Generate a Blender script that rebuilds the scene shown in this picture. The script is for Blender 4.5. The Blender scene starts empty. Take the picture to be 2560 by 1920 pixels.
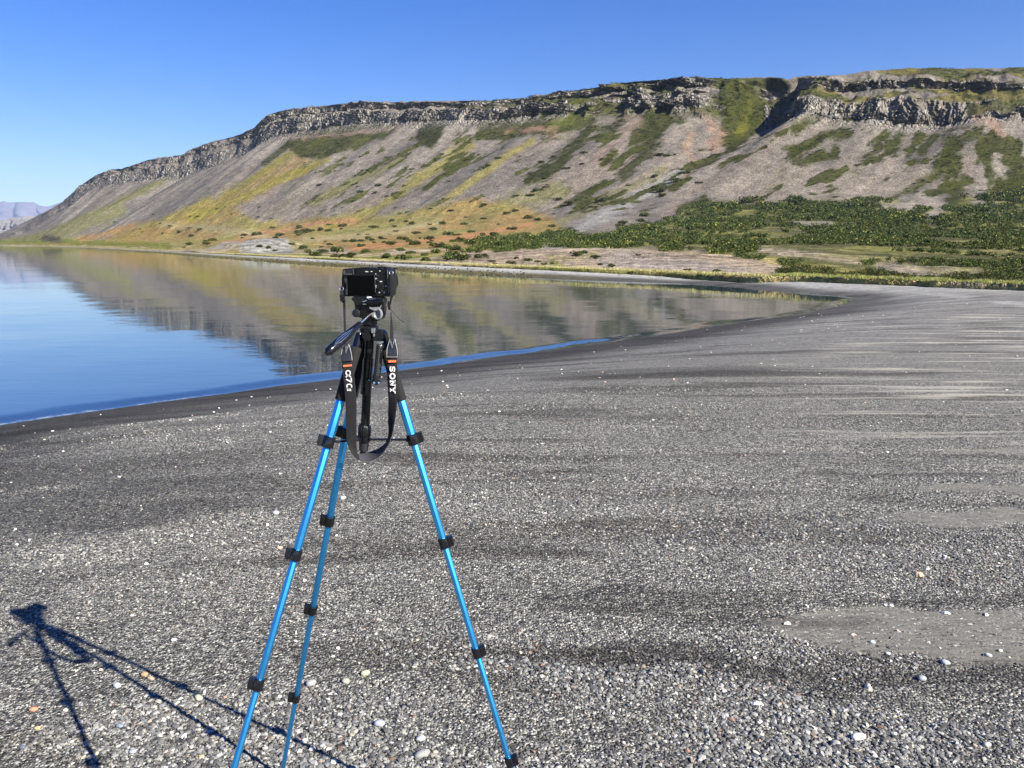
import bpy, bmesh, math
import numpy as np
from mathutils import Vector, Matrix
# ------------------------------------------------------------------ camera, light, exposure
SC = bpy.context.scene
COL = SC.collection
FPX, HZ, EYE = 1950.0, 611.0, 1.70
PITCH = math.atan((960 - HZ) / FPX)
cd = bpy.data.cameras.new('view_camera'); cam = bpy.data.objects.new('view_camera', cd); COL.objects.link(cam)
cam.location = (0, 0, EYE); cam.rotation_euler = (math.pi / 2 - PITCH, 0, 0)
cd.sensor_width = 36; cd.lens = 36 * FPX / 2560; cd.clip_start = .05; cd.clip_end = 120000
SC.camera = cam
SUN_EL = math.radians(33.5); SUN_AZ = math.radians(127.5)      # azimuth clockwise from +Y (view direction)
W = bpy.data.worlds.new('World'); SC.world = W; W.use_nodes = True
wn = W.node_tree.nodes; wl = W.node_tree.links
bg = wn['Background']; sky = wn.new('ShaderNodeTexSky'); sky.sky_type = 'NISHITA'; sky.sun_disc = False
sky.sun_elevation = SUN_EL; sky.sun_rotation = SUN_AZ; sky.altitude = 0; sky.air_density = 1.0; sky.dust_density = 0.2; sky.ozone_density = 4.5
hs = wn.new('ShaderNodeHueSaturation'); hs.inputs['Saturation'].default_value = 1.43; hs.inputs['Value'].default_value = 1.03; hs.inputs['Hue'].default_value = .522
wl.new(sky.outputs[0], hs.inputs['Color']); wl.new(hs.outputs[0], bg.inputs[0]); bg.inputs[1].default_value = 0.058
sd = bpy.data.lights.new('sun', 'SUN'); sd.energy = 5.0; sd.angle = math.radians(.55); sd.color = (1, .94, .83)
sun = bpy.data.objects.new('sun', sd); COL.objects.link(sun)
sdir = Vector((math.sin(SUN_AZ) * math.cos(SUN_EL), math.cos(SUN_AZ) * math.cos(SUN_EL), math.sin(SUN_EL)))
sun.rotation_euler = sdir.to_track_quat('Z', 'Y').to_euler(); sun.location = (20, -20, 30)
SC.view_settings.view_transform = 'Standard'; SC.view_settings.look = 'None'; SC.view_settings.gamma = 1
SC.view_settings.use_curve_mapping = False; SC.view_settings.exposure = 1.32
SC.render.engine = 'CYCLES'

# ------------------------------------------------------------------ helpers
rng = np.random.default_rng(7)
cp, sp = math.cos(PITCH), math.sin(PITCH)
def ray(px, py):
    px = np.asarray(px, float); py = np.asarray(py, float); y = -(py - 960)
    return np.stack([px - 1280 + 0 * y, FPX * cp + y * sp + 0 * px, -FPX * sp + y * cp + 0 * px], -1)
def at_y(px, py, Y):            # point seen at (px,py) whose forward distance is Y
    d = ray(px, py); return d * (np.asarray(Y, float) / d[..., 1])[..., None] + np.array([0, 0, EYE])
def at_z(px, py, z):            # point seen at (px,py) on the level z
    d = ray(px, py); return d * ((np.asarray(z, float) - EYE) / d[..., 2])[..., None] + np.array([0, 0, EYE])
def to_px(P):
    P = np.asarray(P, float); d = P - np.array([0, 0, EYE]); zc = np.maximum(d[..., 1] * cp - d[..., 2] * sp, 1e-3)
    return 1280 + FPX * d[..., 0] / zc, 960 - FPX * (d[..., 1] * sp + d[..., 2] * cp) / zc
def V(px, py, Y): return Vector(at_y(px, py, Y))
def hash2(i, j, s):
    n = (i.astype(np.int64) * 374761393 + j.astype(np.int64) * 668265263 + s * 982451653) & 0x7fffffff
    n = ((n ^ (n >> 13)) * 1274126177) & 0x7fffffff
    return ((n ^ (n >> 16)) & 0xffff) / 65535.0
def vn(x, y, s=0):
    xi = np.floor(x); yi = np.floor(y); fx = x - xi; fy = y - yi; fx = fx * fx * (3 - 2 * fx); fy = fy * fy * (3 - 2 * fy)
    a = hash2(xi, yi, s); b = hash2(xi + 1, yi, s); c = hash2(xi, yi + 1, s); d = hash2(xi + 1, yi + 1, s)
    return (a + (b - a) * fx) * (1 - fy) + (c + (d - c) * fx) * fy
def fbm(x, y, s=0, o=4):
    r = 0 * x; a = .5; t = 0
    for k in range(o):
        r = r + a * vn(x * 2 ** k + 17.3 * k, y * 2 ** k + 9.1 * k, s + k); t += a; a *= .5
    return r / t
def ss(e0, e1, x): t = np.clip((x - e0) / (e1 - e0), 0, 1); return t * t * (3 - 2 * t)
def ip(x, tab): tab = np.asarray(tab, float); return np.interp(x, tab[:, 0], tab[:, 1])
def tag(o, label=None, cat=None, group=None, kind=None):
    if label: o['label'] = label
    if cat: o['category'] = cat
    if group: o['group'] = group
    if kind: o['kind'] = kind
    return o
def link(name, me, parent=None, loc=None):
    o = bpy.data.objects.new(name, me); COL.objects.link(o)
    if parent: o.parent = parent
    if loc is not None: o.location = loc
    return o
def empty(name, loc, rz=0):
    o = bpy.data.objects.new(name, None); COL.objects.link(o); o.location = loc; o.rotation_euler = (0, 0, rz); o.empty_display_size = .1; return o
def np_mesh(name, verts, faces, mat, smooth=False, cols=None, fattr=None):
    verts = np.ascontiguousarray(verts, np.float32); faces = np.ascontiguousarray(faces, np.int32)
    k = faces.shape[1]; me = bpy.data.meshes.new(name)
    me.vertices.add(len(verts)); me.vertices.foreach_set('co', verts.ravel())
    me.loops.add(faces.size); me.loops.foreach_set('vertex_index', faces.ravel())
    me.polygons.add(len(faces)); me.polygons.foreach_set('loop_start', np.arange(0, faces.size, k, dtype=np.int32))
    try: me.polygons.foreach_set('loop_total', np.full(len(faces), k, np.int32))
    except Exception: pass
    me.polygons.foreach_set('use_smooth', np.full(len(faces), smooth, bool))
    if cols is not None:
        a = me.color_attributes.new('Col', 'FLOAT_COLOR', 'POINT'); c = np.ones((len(verts), 4), np.float32); c[:, :3] = cols; a.data.foreach_set('color', c.ravel())
    for n_, d_ in (fattr or {}).items():
        a = me.attributes.new(n_, 'FLOAT', 'POINT'); a.data.foreach_set('value', np.ascontiguousarray(d_, np.float32))
    me.update(); me.validate()
    if mat: me.materials.append(mat)
    return me
def grid_faces(nr, nc):
    i = np.arange(nr - 1)[:, None] * nc + np.arange(nc - 1)[None]; i = i.ravel()
    return np.stack([i, i + 1, i + nc + 1, i + nc], 1)
# ---- materials
def mat(name, col=(.5, .5, .5), rough=.5, metal=0, spec=.5, coat=0):
    m = bpy.data.materials.new(name); m.use_nodes = True; b = m.node_tree.nodes['Principled BSDF']
    b.inputs['Base Color'].default_value = (*col, 1); b.inputs['Roughness'].default_value = rough
    b.inputs['Metallic'].default_value = metal; b.inputs['Specular IOR Level'].default_value = spec; b.inputs['Coat Weight'].default_value = coat
    return m
class NT:
    def __init__(s, m): s.t = m.node_tree; s.b = s.t.nodes.get('Principled BSDF'); s.out = s.t.nodes.get('Material Output')
    def n(s, ty, ins=None, **kw):
        nd = s.t.nodes.new('ShaderNode' + ty)
        for k, v in kw.items(): setattr(nd, k, v)
        for k, v in (ins or {}).items():
            if isinstance(v, bpy.types.NodeSocket): s.t.links.new(v, nd.inputs[k])
            else: nd.inputs[k].default_value = v
        return nd
    def l(s, a, b): s.t.links.new(a, b)
    def math(s, op, a, b=0.0, c=0.0, clamp=False):
        nd = s.n('Math', {0: a, 1: b, 2: c}, operation=op); nd.use_clamp = clamp; return nd.outputs[0]
    def ramp(s, v, stops, interp='LINEAR'):
        nd = s.n('ValToRGB', {0: v}); cr = nd.color_ramp; cr.interpolation = interp
        while len(cr.elements) < len(stops): cr.elements.new(.5)
        for e, (p, c) in zip(cr.elements, stops): e.position = p; e.color = (*c, 1) if len(c) == 3 else c
        return nd.outputs[0]
    def mix(s, f, a, b, mode='MIX'):
        nd = s.n('Mix', data_type='RGBA', blend_type=mode); nd.clamp_factor = True
        for k, v in ((0, f), (6, a), (7, b)):
            if isinstance(v, bpy.types.NodeSocket): s.l(v, nd.inputs[k])
            else: nd.inputs[k].default_value = v if k == 0 else (*v, 1)
        return nd.outputs[2]
    def pos(s, scale=(1, 1, 1), rz=0):
        g = s.n('NewGeometry'); mp = s.n('Mapping', {0: g.outputs['Position'], 2: (0, 0, rz), 3: scale}); return mp.outputs[0]
    def noise(s, v, sc, d=3, r=.55): return s.n('TexNoise', {'Vector': v, 'Scale': sc, 'Detail': d, 'Roughness': r}).outputs[0]
def speck_mat(name, col, rough, amt=.25, scale=60, metal=0, spec=.5, bump=0.0):
    m = mat(name, col, rough, metal, spec); t = NT(m); p = t.n('TexCoord').outputs['Object']
    nz = t.noise(p, scale, 4); dk = tuple(c * (1 - amt) for c in col); lt = tuple(min(1, c * (1 + amt)) for c in col)
    t.l(t.ramp(nz, [(.3, dk), (.7, lt)]), t.b.inputs['Base Color'])
    if bump: t.l(t.n('Bump', {'Strength': bump, 'Distance': .001, 'Height': nz}).outputs[0], t.b.inputs['Normal'])
    return m
HAZE = True
# ------------------------------------------------------------------ shoreline of the bay
WZ = -0.5
near_px = [(-900,1330),(-400,1165),(0,1062),(150,1040),(289,1021),(430,1001),(579,982),(700,964),(845,948),(1007,925),(1200,900),(1389,874),(1500,859),(1620,842),(1740,823),(1874,802),(1954,793),(2008,785),(2063,772),(2110,760)]
tip_px = [(2130,751),(2120,746)]
far_px = [(2090,742),(2026,737),(1963,731.5),(1900,727),(1800,716),(1666,708),(1540,703),(1413,698),(1280,692),(1160,686),(1030,679),(898,669.5),(825,665),(717,658.6),(608,650.5),(500,642),(400,633.5),(300,627.5),(200,621.5),(100,617.3)]
lake = [at_z(x, y, WZ)[:2] for x, y in near_px + tip_px + far_px]
lake += [at_y(0, 613.5, 1380)[:2], at_y(-50, 612.5, 2000)[:2], np.array([-3000., 5000.]), np.array([-22000., 30000.]), np.array([-22000., -40.]), np.array([-30., -18.])]
lake = np.array(lake); n_near = len(near_px) + 1
def seg_dist(P, A, B):
    d = B - A; t = np.clip(((P - A) @ d) / (d @ d), 0, 1); return np.hypot(*(P - A - t[:, None] * d).T)
def lake_sd(P):                 # signed distance to the shore, positive on land
    D = np.full(len(P), 1e9); ins = np.zeros(len(P), bool)
    for k in range(len(lake)):
        A = lake[k]; B = lake[(k + 1) % len(lake)]; D = np.minimum(D, seg_dist(P, A, B))
        c = (A[1] > P[:, 1]) != (B[1] > P[:, 1])
        with np.errstate(all='ignore'): ins ^= c & (P[:, 0] < (B[0] - A[0]) * (P[:, 1] - A[1]) / (B[1] - A[1]) + A[0])
    return np.where(ins, -D, D)
def near_sd(P):
    D = np.full(len(P), 1e9)
    for k in range(n_near - 1): D = np.minimum(D, seg_dist(P, lake[k], lake[k + 1]))
    return D
# sand flats in the gravel (px ellipse centres on the ground, radii in metres)
sand = [(2400,1578,.78,.17),(2660,1590,.95,.24),(2130,1560,.30,.06),(2620,1222,.85,.12),(2610,1293,.9,.13),(2660,1130,.85,.12),(2660,1045,.8,.12)]
sand = [(*at_z(x, y, 0)[:2], a, b) for x, y, a, b in sand]
def sand_mask(X, Y):
    m = 0 * X
    wx = (fbm(X * 3, Y * 9, 5) - .5) * .9; wy = (fbm(X * 3.5, Y * 10, 6, 5) - .5) * .30
    for cx, cy, a, b in sand:
        m = np.maximum(m, 1.15 - np.hypot((X + wx - cx) / a, (Y + wy - cy) / b))
    return ss(.0, .25, m)
dark = [(180,1255,1.5,.42),(-250,1230,1.6,.5),(60,1130,2.2,.5),(350,1190,1.2,.3),(1640,1500,.75,.10),(1420,1480,.4,.05),(1830,1555,.45,.09),(1450,1632,.55,.05),(1750,1660,.8,.08),(2450,1500,.9,.08),(2500,1255,.9,.07),(2250,1180,.9,.06),(1680,925,2.0,.5),(2350,1690,.8,.08),(1330,1030,1.2,.2)]
dark = [(*at_z(x, y, 0)[:2], a_, b_) for x, y, a_, b_ in dark]
def dark_mask(X, Y):
    m = 0 * X; wx_ = (fbm(X * 2, Y * 6, 15) - .5) * .8; wy_ = (fbm(X * 1.6, Y * 6, 16) - .5) * .4
    for cx, cy, p, q in dark: m = np.maximum(m, 1.3 - np.hypot((X + wx_ - cx) / p, (Y + wy_ - cy) / q))
    return ss(.0, .75, m)
def beach_z(X, Y):
    P = np.stack([X.ravel(), Y.ravel()], 1); d = lake_sd(P).reshape(X.shape)
    far = ss(24, 33, Y)
    top = 0 * (1 - far) - .15 * far
    ln = 6.0 * (1 - far) + 4.0 * far
    t = np.clip(d / ln, 0, 1); r = t * (2 - t) * .55 + ss(0, 1, t) * .45
    z = WZ + (top - WZ) * r
    z = np.where(d < 0, WZ + np.maximum(d * .1, -1.2), z)
    micro = (fbm(X * .8, Y * 3.2, 1) - .5) * .035 + (fbm(X * 4, Y * 7, 2) - .5) * .012
    z = z + micro * ss(0.2, 2.0, d) * (1 - sand_mask(X, Y))
    return z, d
bank_px = [(-400,611.9),(0,612.3),(200,617),(400,627),(500,632.5),(600,638.5),(717,644.5),(825,650),(898,654),(1030,661),(1160,667),(1413,678),(1666,688),(1900,700),(1972,702),(2026,704),(2099,707.5),(2171,711),(2300,716),(2347,719),(2560,727),(2900,742),(3500,770)]
bank_D = [(-400,1500),(0,1430),(100,760)]      # left end: a few metres behind the waterline, by distance
def bank_xy(px):
    px = np.asarray(px, float); y = ip(px, bank_px); P = at_z(px, y, -.15)
    Dd = P[..., 1]; Dd = np.where(px < 400, np.minimum(Dd, ip(px, [(-400,2100),(-50,2060),(0,1400),(100,770),(200,470),(300,320),(400,236)])), Dd)
    return Dd
# ---- beach sheet
nr = 620
pxs = np.concatenate([np.linspace(-7000, -1150, 70), np.linspace(-1100, 3700, 900), np.linspace(3750, 9500, 70)]); nc = len(pxs)
D1 = bank_xy(pxs) * 1.01
sdepth = np.linspace(0, 1, nr)[:, None]
# rows: even in 1/distance
D0 = 0.55
inv = (1 / D0) * (1 - sdepth) ** 1.6 + (1 / D1)[None] * (1 - (1 - sdepth) ** 1.6)
Yg = 1 / inv
Xg = Yg * ((pxs - 1280) / (FPX * cp + 349 * sp))[None]
Zg, Dg = beach_z(Xg, Yg)
# raise the inner edge of the bank
m_beach = mat('beach_gravel', (.2, .2, .19), .85, spec=.25); t = NT(m_beach)
at_d = t.n('Attribute', attribute_name='shore').outputs['Fac']; at_s = t.n('Attribute', attribute_name='sand').outputs['Fac']; at_far = t.n('Attribute', attribute_name='far').outputs['Fac']
P0 = t.pos()
vor = t.n('TexVoronoi', {'Vector': t.pos((1, 1, .3)), 'Scale': 85.0, 'Randomness': 1.0}); vorb = t.n('TexVoronoi', {'Vector': t.pos((1, 1, .3)), 'Scale': 210.0})
sepc = t.n('SeparateColor', {0: vor.outputs['Color']}).outputs[0]; sepd = t.n('SeparateColor', {0: vorb.outputs['Color']}).outputs[1]
tone = t.math('ADD', t.math('MULTIPLY', sepc, .55), t.math('MULTIPLY', sepd, .45))
colr = t.ramp(tone, [(0.0, (.008, .008, .008)), (.32, (.04, .04, .04)), (.5, (.13, .13, .125)), (.70, (.26, .255, .245)), (.86, (.58, .56, .52)), (1, (.9, .88, .82))])
far_c = t.ramp(t.noise(t.pos((1, 2.2, 1)), 14, 6, .75), [(.3, (.055, .055, .056)), (.48, (.155, .155, .155)), (.66, (.36, .355, .345)), (.8, (.65, .64, .60))])
colr = t.mix(at_far, colr, far_c)
streak = t.noise(t.pos((.22, 1.9, 1), .06), 1.0, 6, .6)
str2 = t.noise(t.pos((.5, 5.5, 1), -.05), 1.3, 4, .6)
dk = t.math('MULTIPLY', t.ramp(streak, [(.38, (0, 0, 0)), (.47, (1, 1, 1))]), t.ramp(str2, [(.30, (.35, .35, .35)), (.42, (1, 1, 1))]))
brt = t.ramp(dk, [(0, (.50, .48, .46)), (1, (1, 1, 1))])
colr = t.mix(1.0, colr, brt, 'MULTIPLY')
lt_ = t.math('MULTIPLY', t.ramp(t.noise(t.pos((.35, 4.5, 1), .03), 1.1, 5, .6), [(.52, (0, 0, 0)), (.62, (1, 1, 1))]), t.n('Attribute', attribute_name='pale').outputs['Fac'])
colr = t.mix(t.math('MULTIPLY', lt_, .75), colr, (.46, .44, .40))
sandc = t.ramp(t.noise(t.pos((3, 22, 1)), 2.0, 6, .65), [(.3, (.10, .098, .092)), (.5, (.17, .166, .155)), (.7, (.225, .215, .20))])
colr = t.mix(t.math('MULTIPLY', at_s, t.ramp(t.noise(t.pos((2, 6, 1)), 9, 3, .6), [(.38, (0, 0, 0)), (.50, (1, 1, 1))])), colr, sandc)
wetn = t.math('ADD', at_d, t.math('MULTIPLY', t.math('SUBTRACT', t.noise(t.pos((.4, .8, 1)), 1.0, 5, .65), .5), 2.4))
wet = t.ramp(t.math('DIVIDE', wetn, 4.0), [(.28, (1, 1, 1)), (.75, (0, 0, 0))])
wetc = t.mix(1.0, colr, (.26, .25, .25), 'MULTIPLY')
colr = t.mix(t.math('MULTIPLY', wet, t.n('Attribute', attribute_name='wetk').outputs['Fac']), colr, wetc)
dkm = t.n('Attribute', attribute_name='dark').outputs['Fac']
colr = t.mix(t.math('MULTIPLY', dkm, .62), colr, t.mix(1.0, colr, (.36, .355, .35), 'MULTIPLY'))
pale_c = t.n('Attribute', attribute_name='berm').outputs['Fac']
bermc = t.ramp(t.noise(t.pos((1, 1, 1)), 3.2, 6, .7), [(.3, (.20, .20, .21)), (.5, (.40, .40, .40)), (.72, (.62, .61, .59))])
colr2 = t.mix(pale_c, colr, bermc)
weed = t.n('Attribute', attribute_name='weed').outputs['Fac']
weedc = t.ramp(t.noise(P0, 1.6, 6, .75), [(.32, (.02, .018, .008)), (.5, (.10, .085, .015)), (.62, (.16, .13, .03)), (.75, (.28, .25, .12))])
colr2 = t.mix(weed, colr2, weedc); colr2 = t.mix(1.0, colr2, (.83, .82, .755), 'MULTIPLY'); t.l(colr2, t.b.inputs['Base Color'])
hgt = t.math('ADD', t.math('MULTIPLY', vor.outputs['Distance'], -1.0), t.math('MULTIPLY', t.noise(P0, 60, 3, .6), .6))
bstr = t.math('SUBTRACT', 1.0, t.math('MULTIPLY', at_s, .8))
t.l(t.n('Bump', {'Strength': bstr, 'Distance': .009, 'Height': hgt}).outputs[0], t.b.inputs['Normal'])
pxg, pyg = to_px(np.stack([Xg, Yg, Zg], -1))
far_attr = ss(7, 16, Yg)
pale = ss(1750, 2300, pxg) * ss(1300, 1000, pyg)
bk = ip(pxg, bank_px)
D1g = np.broadcast_to(D1[None], Yg.shape)
farside = ss(22, 30, Yg)
inland = np.clip(Dg, 0, None)
stripw = ss(7, 1.5, np.abs(pyg - ip(pxg, [(1900,709),(2000,713),(2150,722),(2350,736),(2480,750),(2560,766),(2700,800),(2900,860)])) / (1 + ss(2300, 2600, pxg))) * ss(1880, 2000, pxg) * ss(.35, .55, fbm(Xg * .8, Yg * .4, 19)) * .65
bermw = ss(1.0, 2.2, inland + (fbm(Xg * .3, Yg * .3, 9) - .5) * 1.5) * ss(27, 33, Yg) * (1 - ss(1800, 2250, pxg) * .45) * (1 - .6 * ss(60, 0, pxg + 200))
gapb = np.clip((D1g - Yg) / np.maximum(D1g * .08, 1.0), 0, 1)
weedw = ss(1750, 1350, pxg) * ss(1.0 + 1.2 * (fbm(Xg * .15, Yg * .15, 3)), .2, np.where(Dg > 0, Dg / (1 + Yg / 60), 9)) * farside * ss(30, 100, pxg)
weedw = weedw * ss(1900, 1000, pxg)
me = np_mesh('beach', np.stack([Xg, Yg, Zg], -1).reshape(-1, 3), grid_faces(nr, nc), m_beach, True,
             fattr={'shore': Dg.ravel(), 'sand': sand_mask(Xg, Yg).ravel(), 'dark': dark_mask(Xg, Yg).ravel(), 'far': far_attr.ravel(), 'pale': pale.ravel(), 'berm': np.clip(np.maximum(bermw, stripw), 0, 1).ravel(), 'weed': np.clip(weedw, 0, 1).ravel(), 'wetk': (ss(-200, -60, pxg) * 0 + 1 - .25 * farside).ravel()})
tag(link('beach', me), kind='structure')
bx = np.array([[-7, -40, -.045], [60, -40, -.045], [60, .72, -.045], [-7, .72, -.045]]); tag(link('beach', np_mesh('beach', bx, np.array([[0, 1, 2, 3]]), m_beach)), kind='structure')      # the same beach behind the viewer
def ground_at(x, y):
    z, _ = beach_z(np.array([x], float), np.array([y], float)); return float(z[0])
# ---- water
nwc, nwr = 700, 700
wx = np.linspace(-62, 46, nwc) * math.pi / 180
rr = np.concatenate([np.geomspace(5, 45, 480), np.geomspace(45.5, 42000, nwr - 480)])[:, None]
WX = rr * np.sin(wx)[None]; WY = rr * np.cos(wx)[None]
nd = near_sd(np.stack([WX.ravel(), WY.ravel()], 1)).reshape(WX.shape)
amp = .022 * (.6 + .8 * fbm(WX * .25, WY * .25, 4, 3))
WZg = WZ + amp * 1.1 * ss(-.05, .55, nd + (fbm(WX * .6, WY * .6, 14, 3) - .5) * .5)
WZg += ss(120, 10, rr) * ((fbm(WX * .5, WY * 1.3, 12, 3) - .5) * .003)
m_water = mat('sea_water', (.012, .035, .06), .015, spec=.5); t = NT(m_water)
w1 = t.noise(t.pos((.25, .9, 1), .12), 1.1, 3, .5); w2 = t.noise(t.pos((1, 2.6, 1), -.1), 2.2, 3, .5)
w3 = t.noise(t.pos((.02, .06, 1), .2), 1.0, 3, .5)
hh = t.math('ADD', t.math('MULTIPLY', w1, .014), t.math('MULTIPLY', w2, .0065))
bmp = t.n('Bump', {'Strength': 1.0, 'Distance': .2, 'Height': hh})
gl = t.n('BsdfGlossy', {'Color': (.98, 1, .98, 1), 'Roughness': .02, 'Normal': bmp.outputs[0]})
df = t.n('BsdfDiffuse', {'Color': (.018, .032, .05, 1)})
fr = t.n('Fresnel', {'IOR': 2.3, 'Normal': bmp.outputs[0]})
mx = t.n('MixShader', {0: t.math('MULTIPLY_ADD', fr.outputs[0], 1.0, .06, clamp=True), 1: df.outputs[0], 2: gl.outputs[0]}); t.l(mx.outputs[0], t.out.inputs[0])
ed = t.n('Attribute', attribute_name='edge').outputs['Fac']; fo = t.math('MULTIPLY', t.ramp(t.math('ADD', ed, t.math('MULTIPLY', t.noise(t.pos((1, 1, 1)), 2.2, 5, .7), .34)), [(.14, (0, 0, 0)), (.19, (1, 1, 1)), (.23, (1, 1, 1)), (.27, (0, 0, 0))]), t.ramp(t.noise(t.pos(), 9, 4, .7), [(.42, (0, 0, 0)), (.65, (.28, .28, .28))]))
fm = t.n('BsdfDiffuse', {'Color': (.55, .58, .6, 1)}); t.l(t.n('MixShader', {0: fo, 1: mx.outputs[0], 2: fm.outputs[0]}).outputs[0], t.out.inputs[0])
tag(link('water', np_mesh('water', np.stack([WX, WY, WZg], -1).reshape(-1, 3), grid_faces(nwr, nwc), m_water, True, fattr={'edge': (np.clip(nd, 0, 5) + .35 * ss(.45, .6, fbm(WX * .35, WY * .35, 18, 3)) + 3 * ss(-4.5, -1.5, WX)).ravel()})), kind='structure')
# ------------------------------------------------------------------ the mountainside, laid out by fall lines
YT = [(-400,640),(-150,622),(-40,611.5),(0,597),(50,573),(101,541),(152,508),(185,486),(190,476),(203,462),(218,452),(240,438),(260,431),(275,425),(300,422),(335,412),(365,402),(396,395),(440,389),(462,385),(468,377),(494,366),(520,357),(554,350),(600,337),(634,321),(653,302),(672,286),(710,274),(800,265),(895,255),(995,255),(1101,253),(1200,252),(1308,245),(1402,231),(1489,219),(1561,206),(1688,197),(1887,193),(1943,193),(1970,199),(1986,193),(2113,186),(2185,175),(2276,170),(2402,172),(2560,169),(2900,163),(3600,160)]
DT = [(-400,2900),(0,2320),(300,1994),(667,1700),(1200,1400),(1980,1230),(2560,1180),(2900,1150),(3600,1150)]
dAt = [(0,1),(190,3),(1400,4),(1700,9),(2113,60),(2560,90),(3600,90)]       # fall in distance to the upper band
yAt = [(0,3),(190,1.5),(600,2),(895,3),(1400,4),(1700,6),(1850,8),(1985,14),(2037,18),(2113,24),(2240,32),(2400,33),(2560,46),(3600,60)]   # px below skyline
yA = [(0,6),(200,9),(300,11),(400,17),(500,17),(600,14),(667,19),(800,18),(900,20),(1000,18),(1200,14),(1345,15),(1500,23),(1600,25),(1740,27),(1850,28),(1980,34),(2037,45),(2113,46),(2240,52),(2400,50),(2560,59),(3600,75)]
yB = [(0,8),(200,11),(300,15),(400,22),(500,29),(600,28),(667,25),(800,22),(900,25),(1000,24),(1200,20),(1345,22),(1500,31),(1600,37),(1740,40),(1850,46),(1980,60),(2037,70),(2200,80),(2350,80),(2450,84),(2560,93),(3600,120)]
yC = [(0,11),(200,24),(300,41),(400,48),(500,62),(600,52),(667,58),(800,57),(900,55),(1000,52),(1200,48),(1345,50),(1500,70),(1600,76),(1740,82),(1850,90),(1980,118),(2037,106),(2200,127),(2350,144),(2450,122),(2560,118),(3600,150)]
yBase = [(-400,650),(-60,612.5),(0,607),(150,600),(300,592),(600,575),(1000,548),(1560,500),(2130,480),(2560,470),(3800,460)]
DBase = [(-400,2500),(0,1800),(150,1490),(300,1290),(600,1080),(1000,944),(1560,895),(2130,850),(2560,850),(3800,850)]
yM = [(-400,650),(0,609),(240,602),(600,598),(900,590),(1480,590),(2100,575),(2560,570),(3800,570)]
DM = [(-400,2300),(0,1620),(240,900),(600,600),(900,500),(1480,430),(2100,380),(2560,370),(3800,370)]
yN = [(-400,650),(0,611),(300,610),(600,607),(900,612),(1480,618),(2100,635),(2560,645),(3800,645)]
DN = [(-400,2200),(0,1500),(300,500),(600,250),(900,180),(1480,150),(2100,110),(2560,100),(3800,100)]
yO = [(-400,650),(0,612),(300,617),(600,630),(900,637),(1150,632),(1480,629),(1900,648),(2100,682),(2560,702),(3800,720)]
DO = [(-400,2150),(0,1450),(300,400),(600,175),(900,128),(1150,108),(1480,98),(1900,78),(2100,56),(2560,46),(3800,46)]
key = [-200,-60,20,200,460,667,1000,1450,1980,2350,2560,2900,3500]
kBase = [-260,-90,-20,40,150,300,600,1000,1560,2130,2500,2960,3700]
kBank = [-300,-110,-40,10,110,240,500,840,1430,2060,2470,3000,3900]
nu = 1900
xt = np.interp(np.linspace(0, 1, nu), [0, .06, .94, 1], [-200, -10, 2700, 3500])
xb = np.interp(xt, key, kBase); xk = np.interp(xt, key, kBank)
def lev(x, y, D): return at_y(x, y, D)
X_C = xt + .13 * (xb - xt); X_B = xt + .07 * (xb - xt); X_A = xt + .05 * (xb - xt); X_At = xt + .02 * (xb - xt)
u_m = np.concatenate([[0], np.cumsum(np.hypot(*np.diff(np.stack([(xt - 1280) / FPX * ip(xt, DT), ip(xt, DT)]), axis=1)))])
jit = lambda s, a, f: (fbm(u_m * f, 0 * u_m + s, 30 + s, 5) - .5) * a
sky_j = jit(1, 5.0, .03) * ss(150, 260, xt)
vT = ip(xt, YT) + sky_j * .8
T = lev(xt, vT, ip(xt, DT))
dtr = ip(xt, DT)
dA_t = dtr - ip(X_At, dAt); d_A = dA_t - 8; d_B = d_A - ip(X_A, [(0,10),(600,15),(667,20),(1200,45),(1700,45),(2350,60),(3600,60)]); d_C = d_B - ip(X_B, [(0,15),(1400,14),(1500,32),(2000,34),(2350,28),(3600,28)])
At = lev(X_At, ip(X_At, YT) + ip(X_At, yAt) + jit(2, 3, .05), dA_t)
A_ = lev(X_A, ip(X_A, YT) + ip(X_A, yA) + jit(3, 9, .03), d_A)
B_ = lev(X_B, ip(X_B, YT) + ip(X_B, yB) + jit(4, 10, .025), d_B)
C_ = lev(X_C, ip(X_C, YT) + ip(X_C, yC) + jit(5, 16, .012), d_C)
Bs = lev(xb, ip(xb, yBase), ip(xb, DBase))
xm = xb * .6 + xk * .4; xn = xb * .3 + xk * .7; xo = xb * .1 + xk * .9
M_ = lev(xm, ip(xm, yM), ip(xm, DM)); N_ = lev(xn, ip(xn, yN), ip(xn, DN)); O_ = lev(xo, ip(xo, yO), ip(xo, DO))
Dk = bank_xy(xk); kx = (xk - 1280) / (FPX * cp + 349 * sp) * Dk
K0 = np.stack([kx, Dk * .998, 0 * kx - .35], -1)
K1 = np.stack([kx * 1.003, Dk * 1.003, 0 * kx + .06 - .13 * ss(1950, 1850, xk) + .08 * vn(u_m * .2, 0 * u_m, 8)], -1)
PB = T.copy(); PB[:, 1] += 350; PB[:, 0] *= 1.2; PB[:, 2] += -6
PB2 = PB.copy(); PB2[:, 1] += 900; PB2[:, 2] = -5
lv = [K0, K1, O_, N_, M_, Bs, C_, B_, A_, At, T, PB, PB2]
rows = [3, 40, 40, 60, 90, 150, 60, 30, 40, 40, 6, 3]
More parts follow.
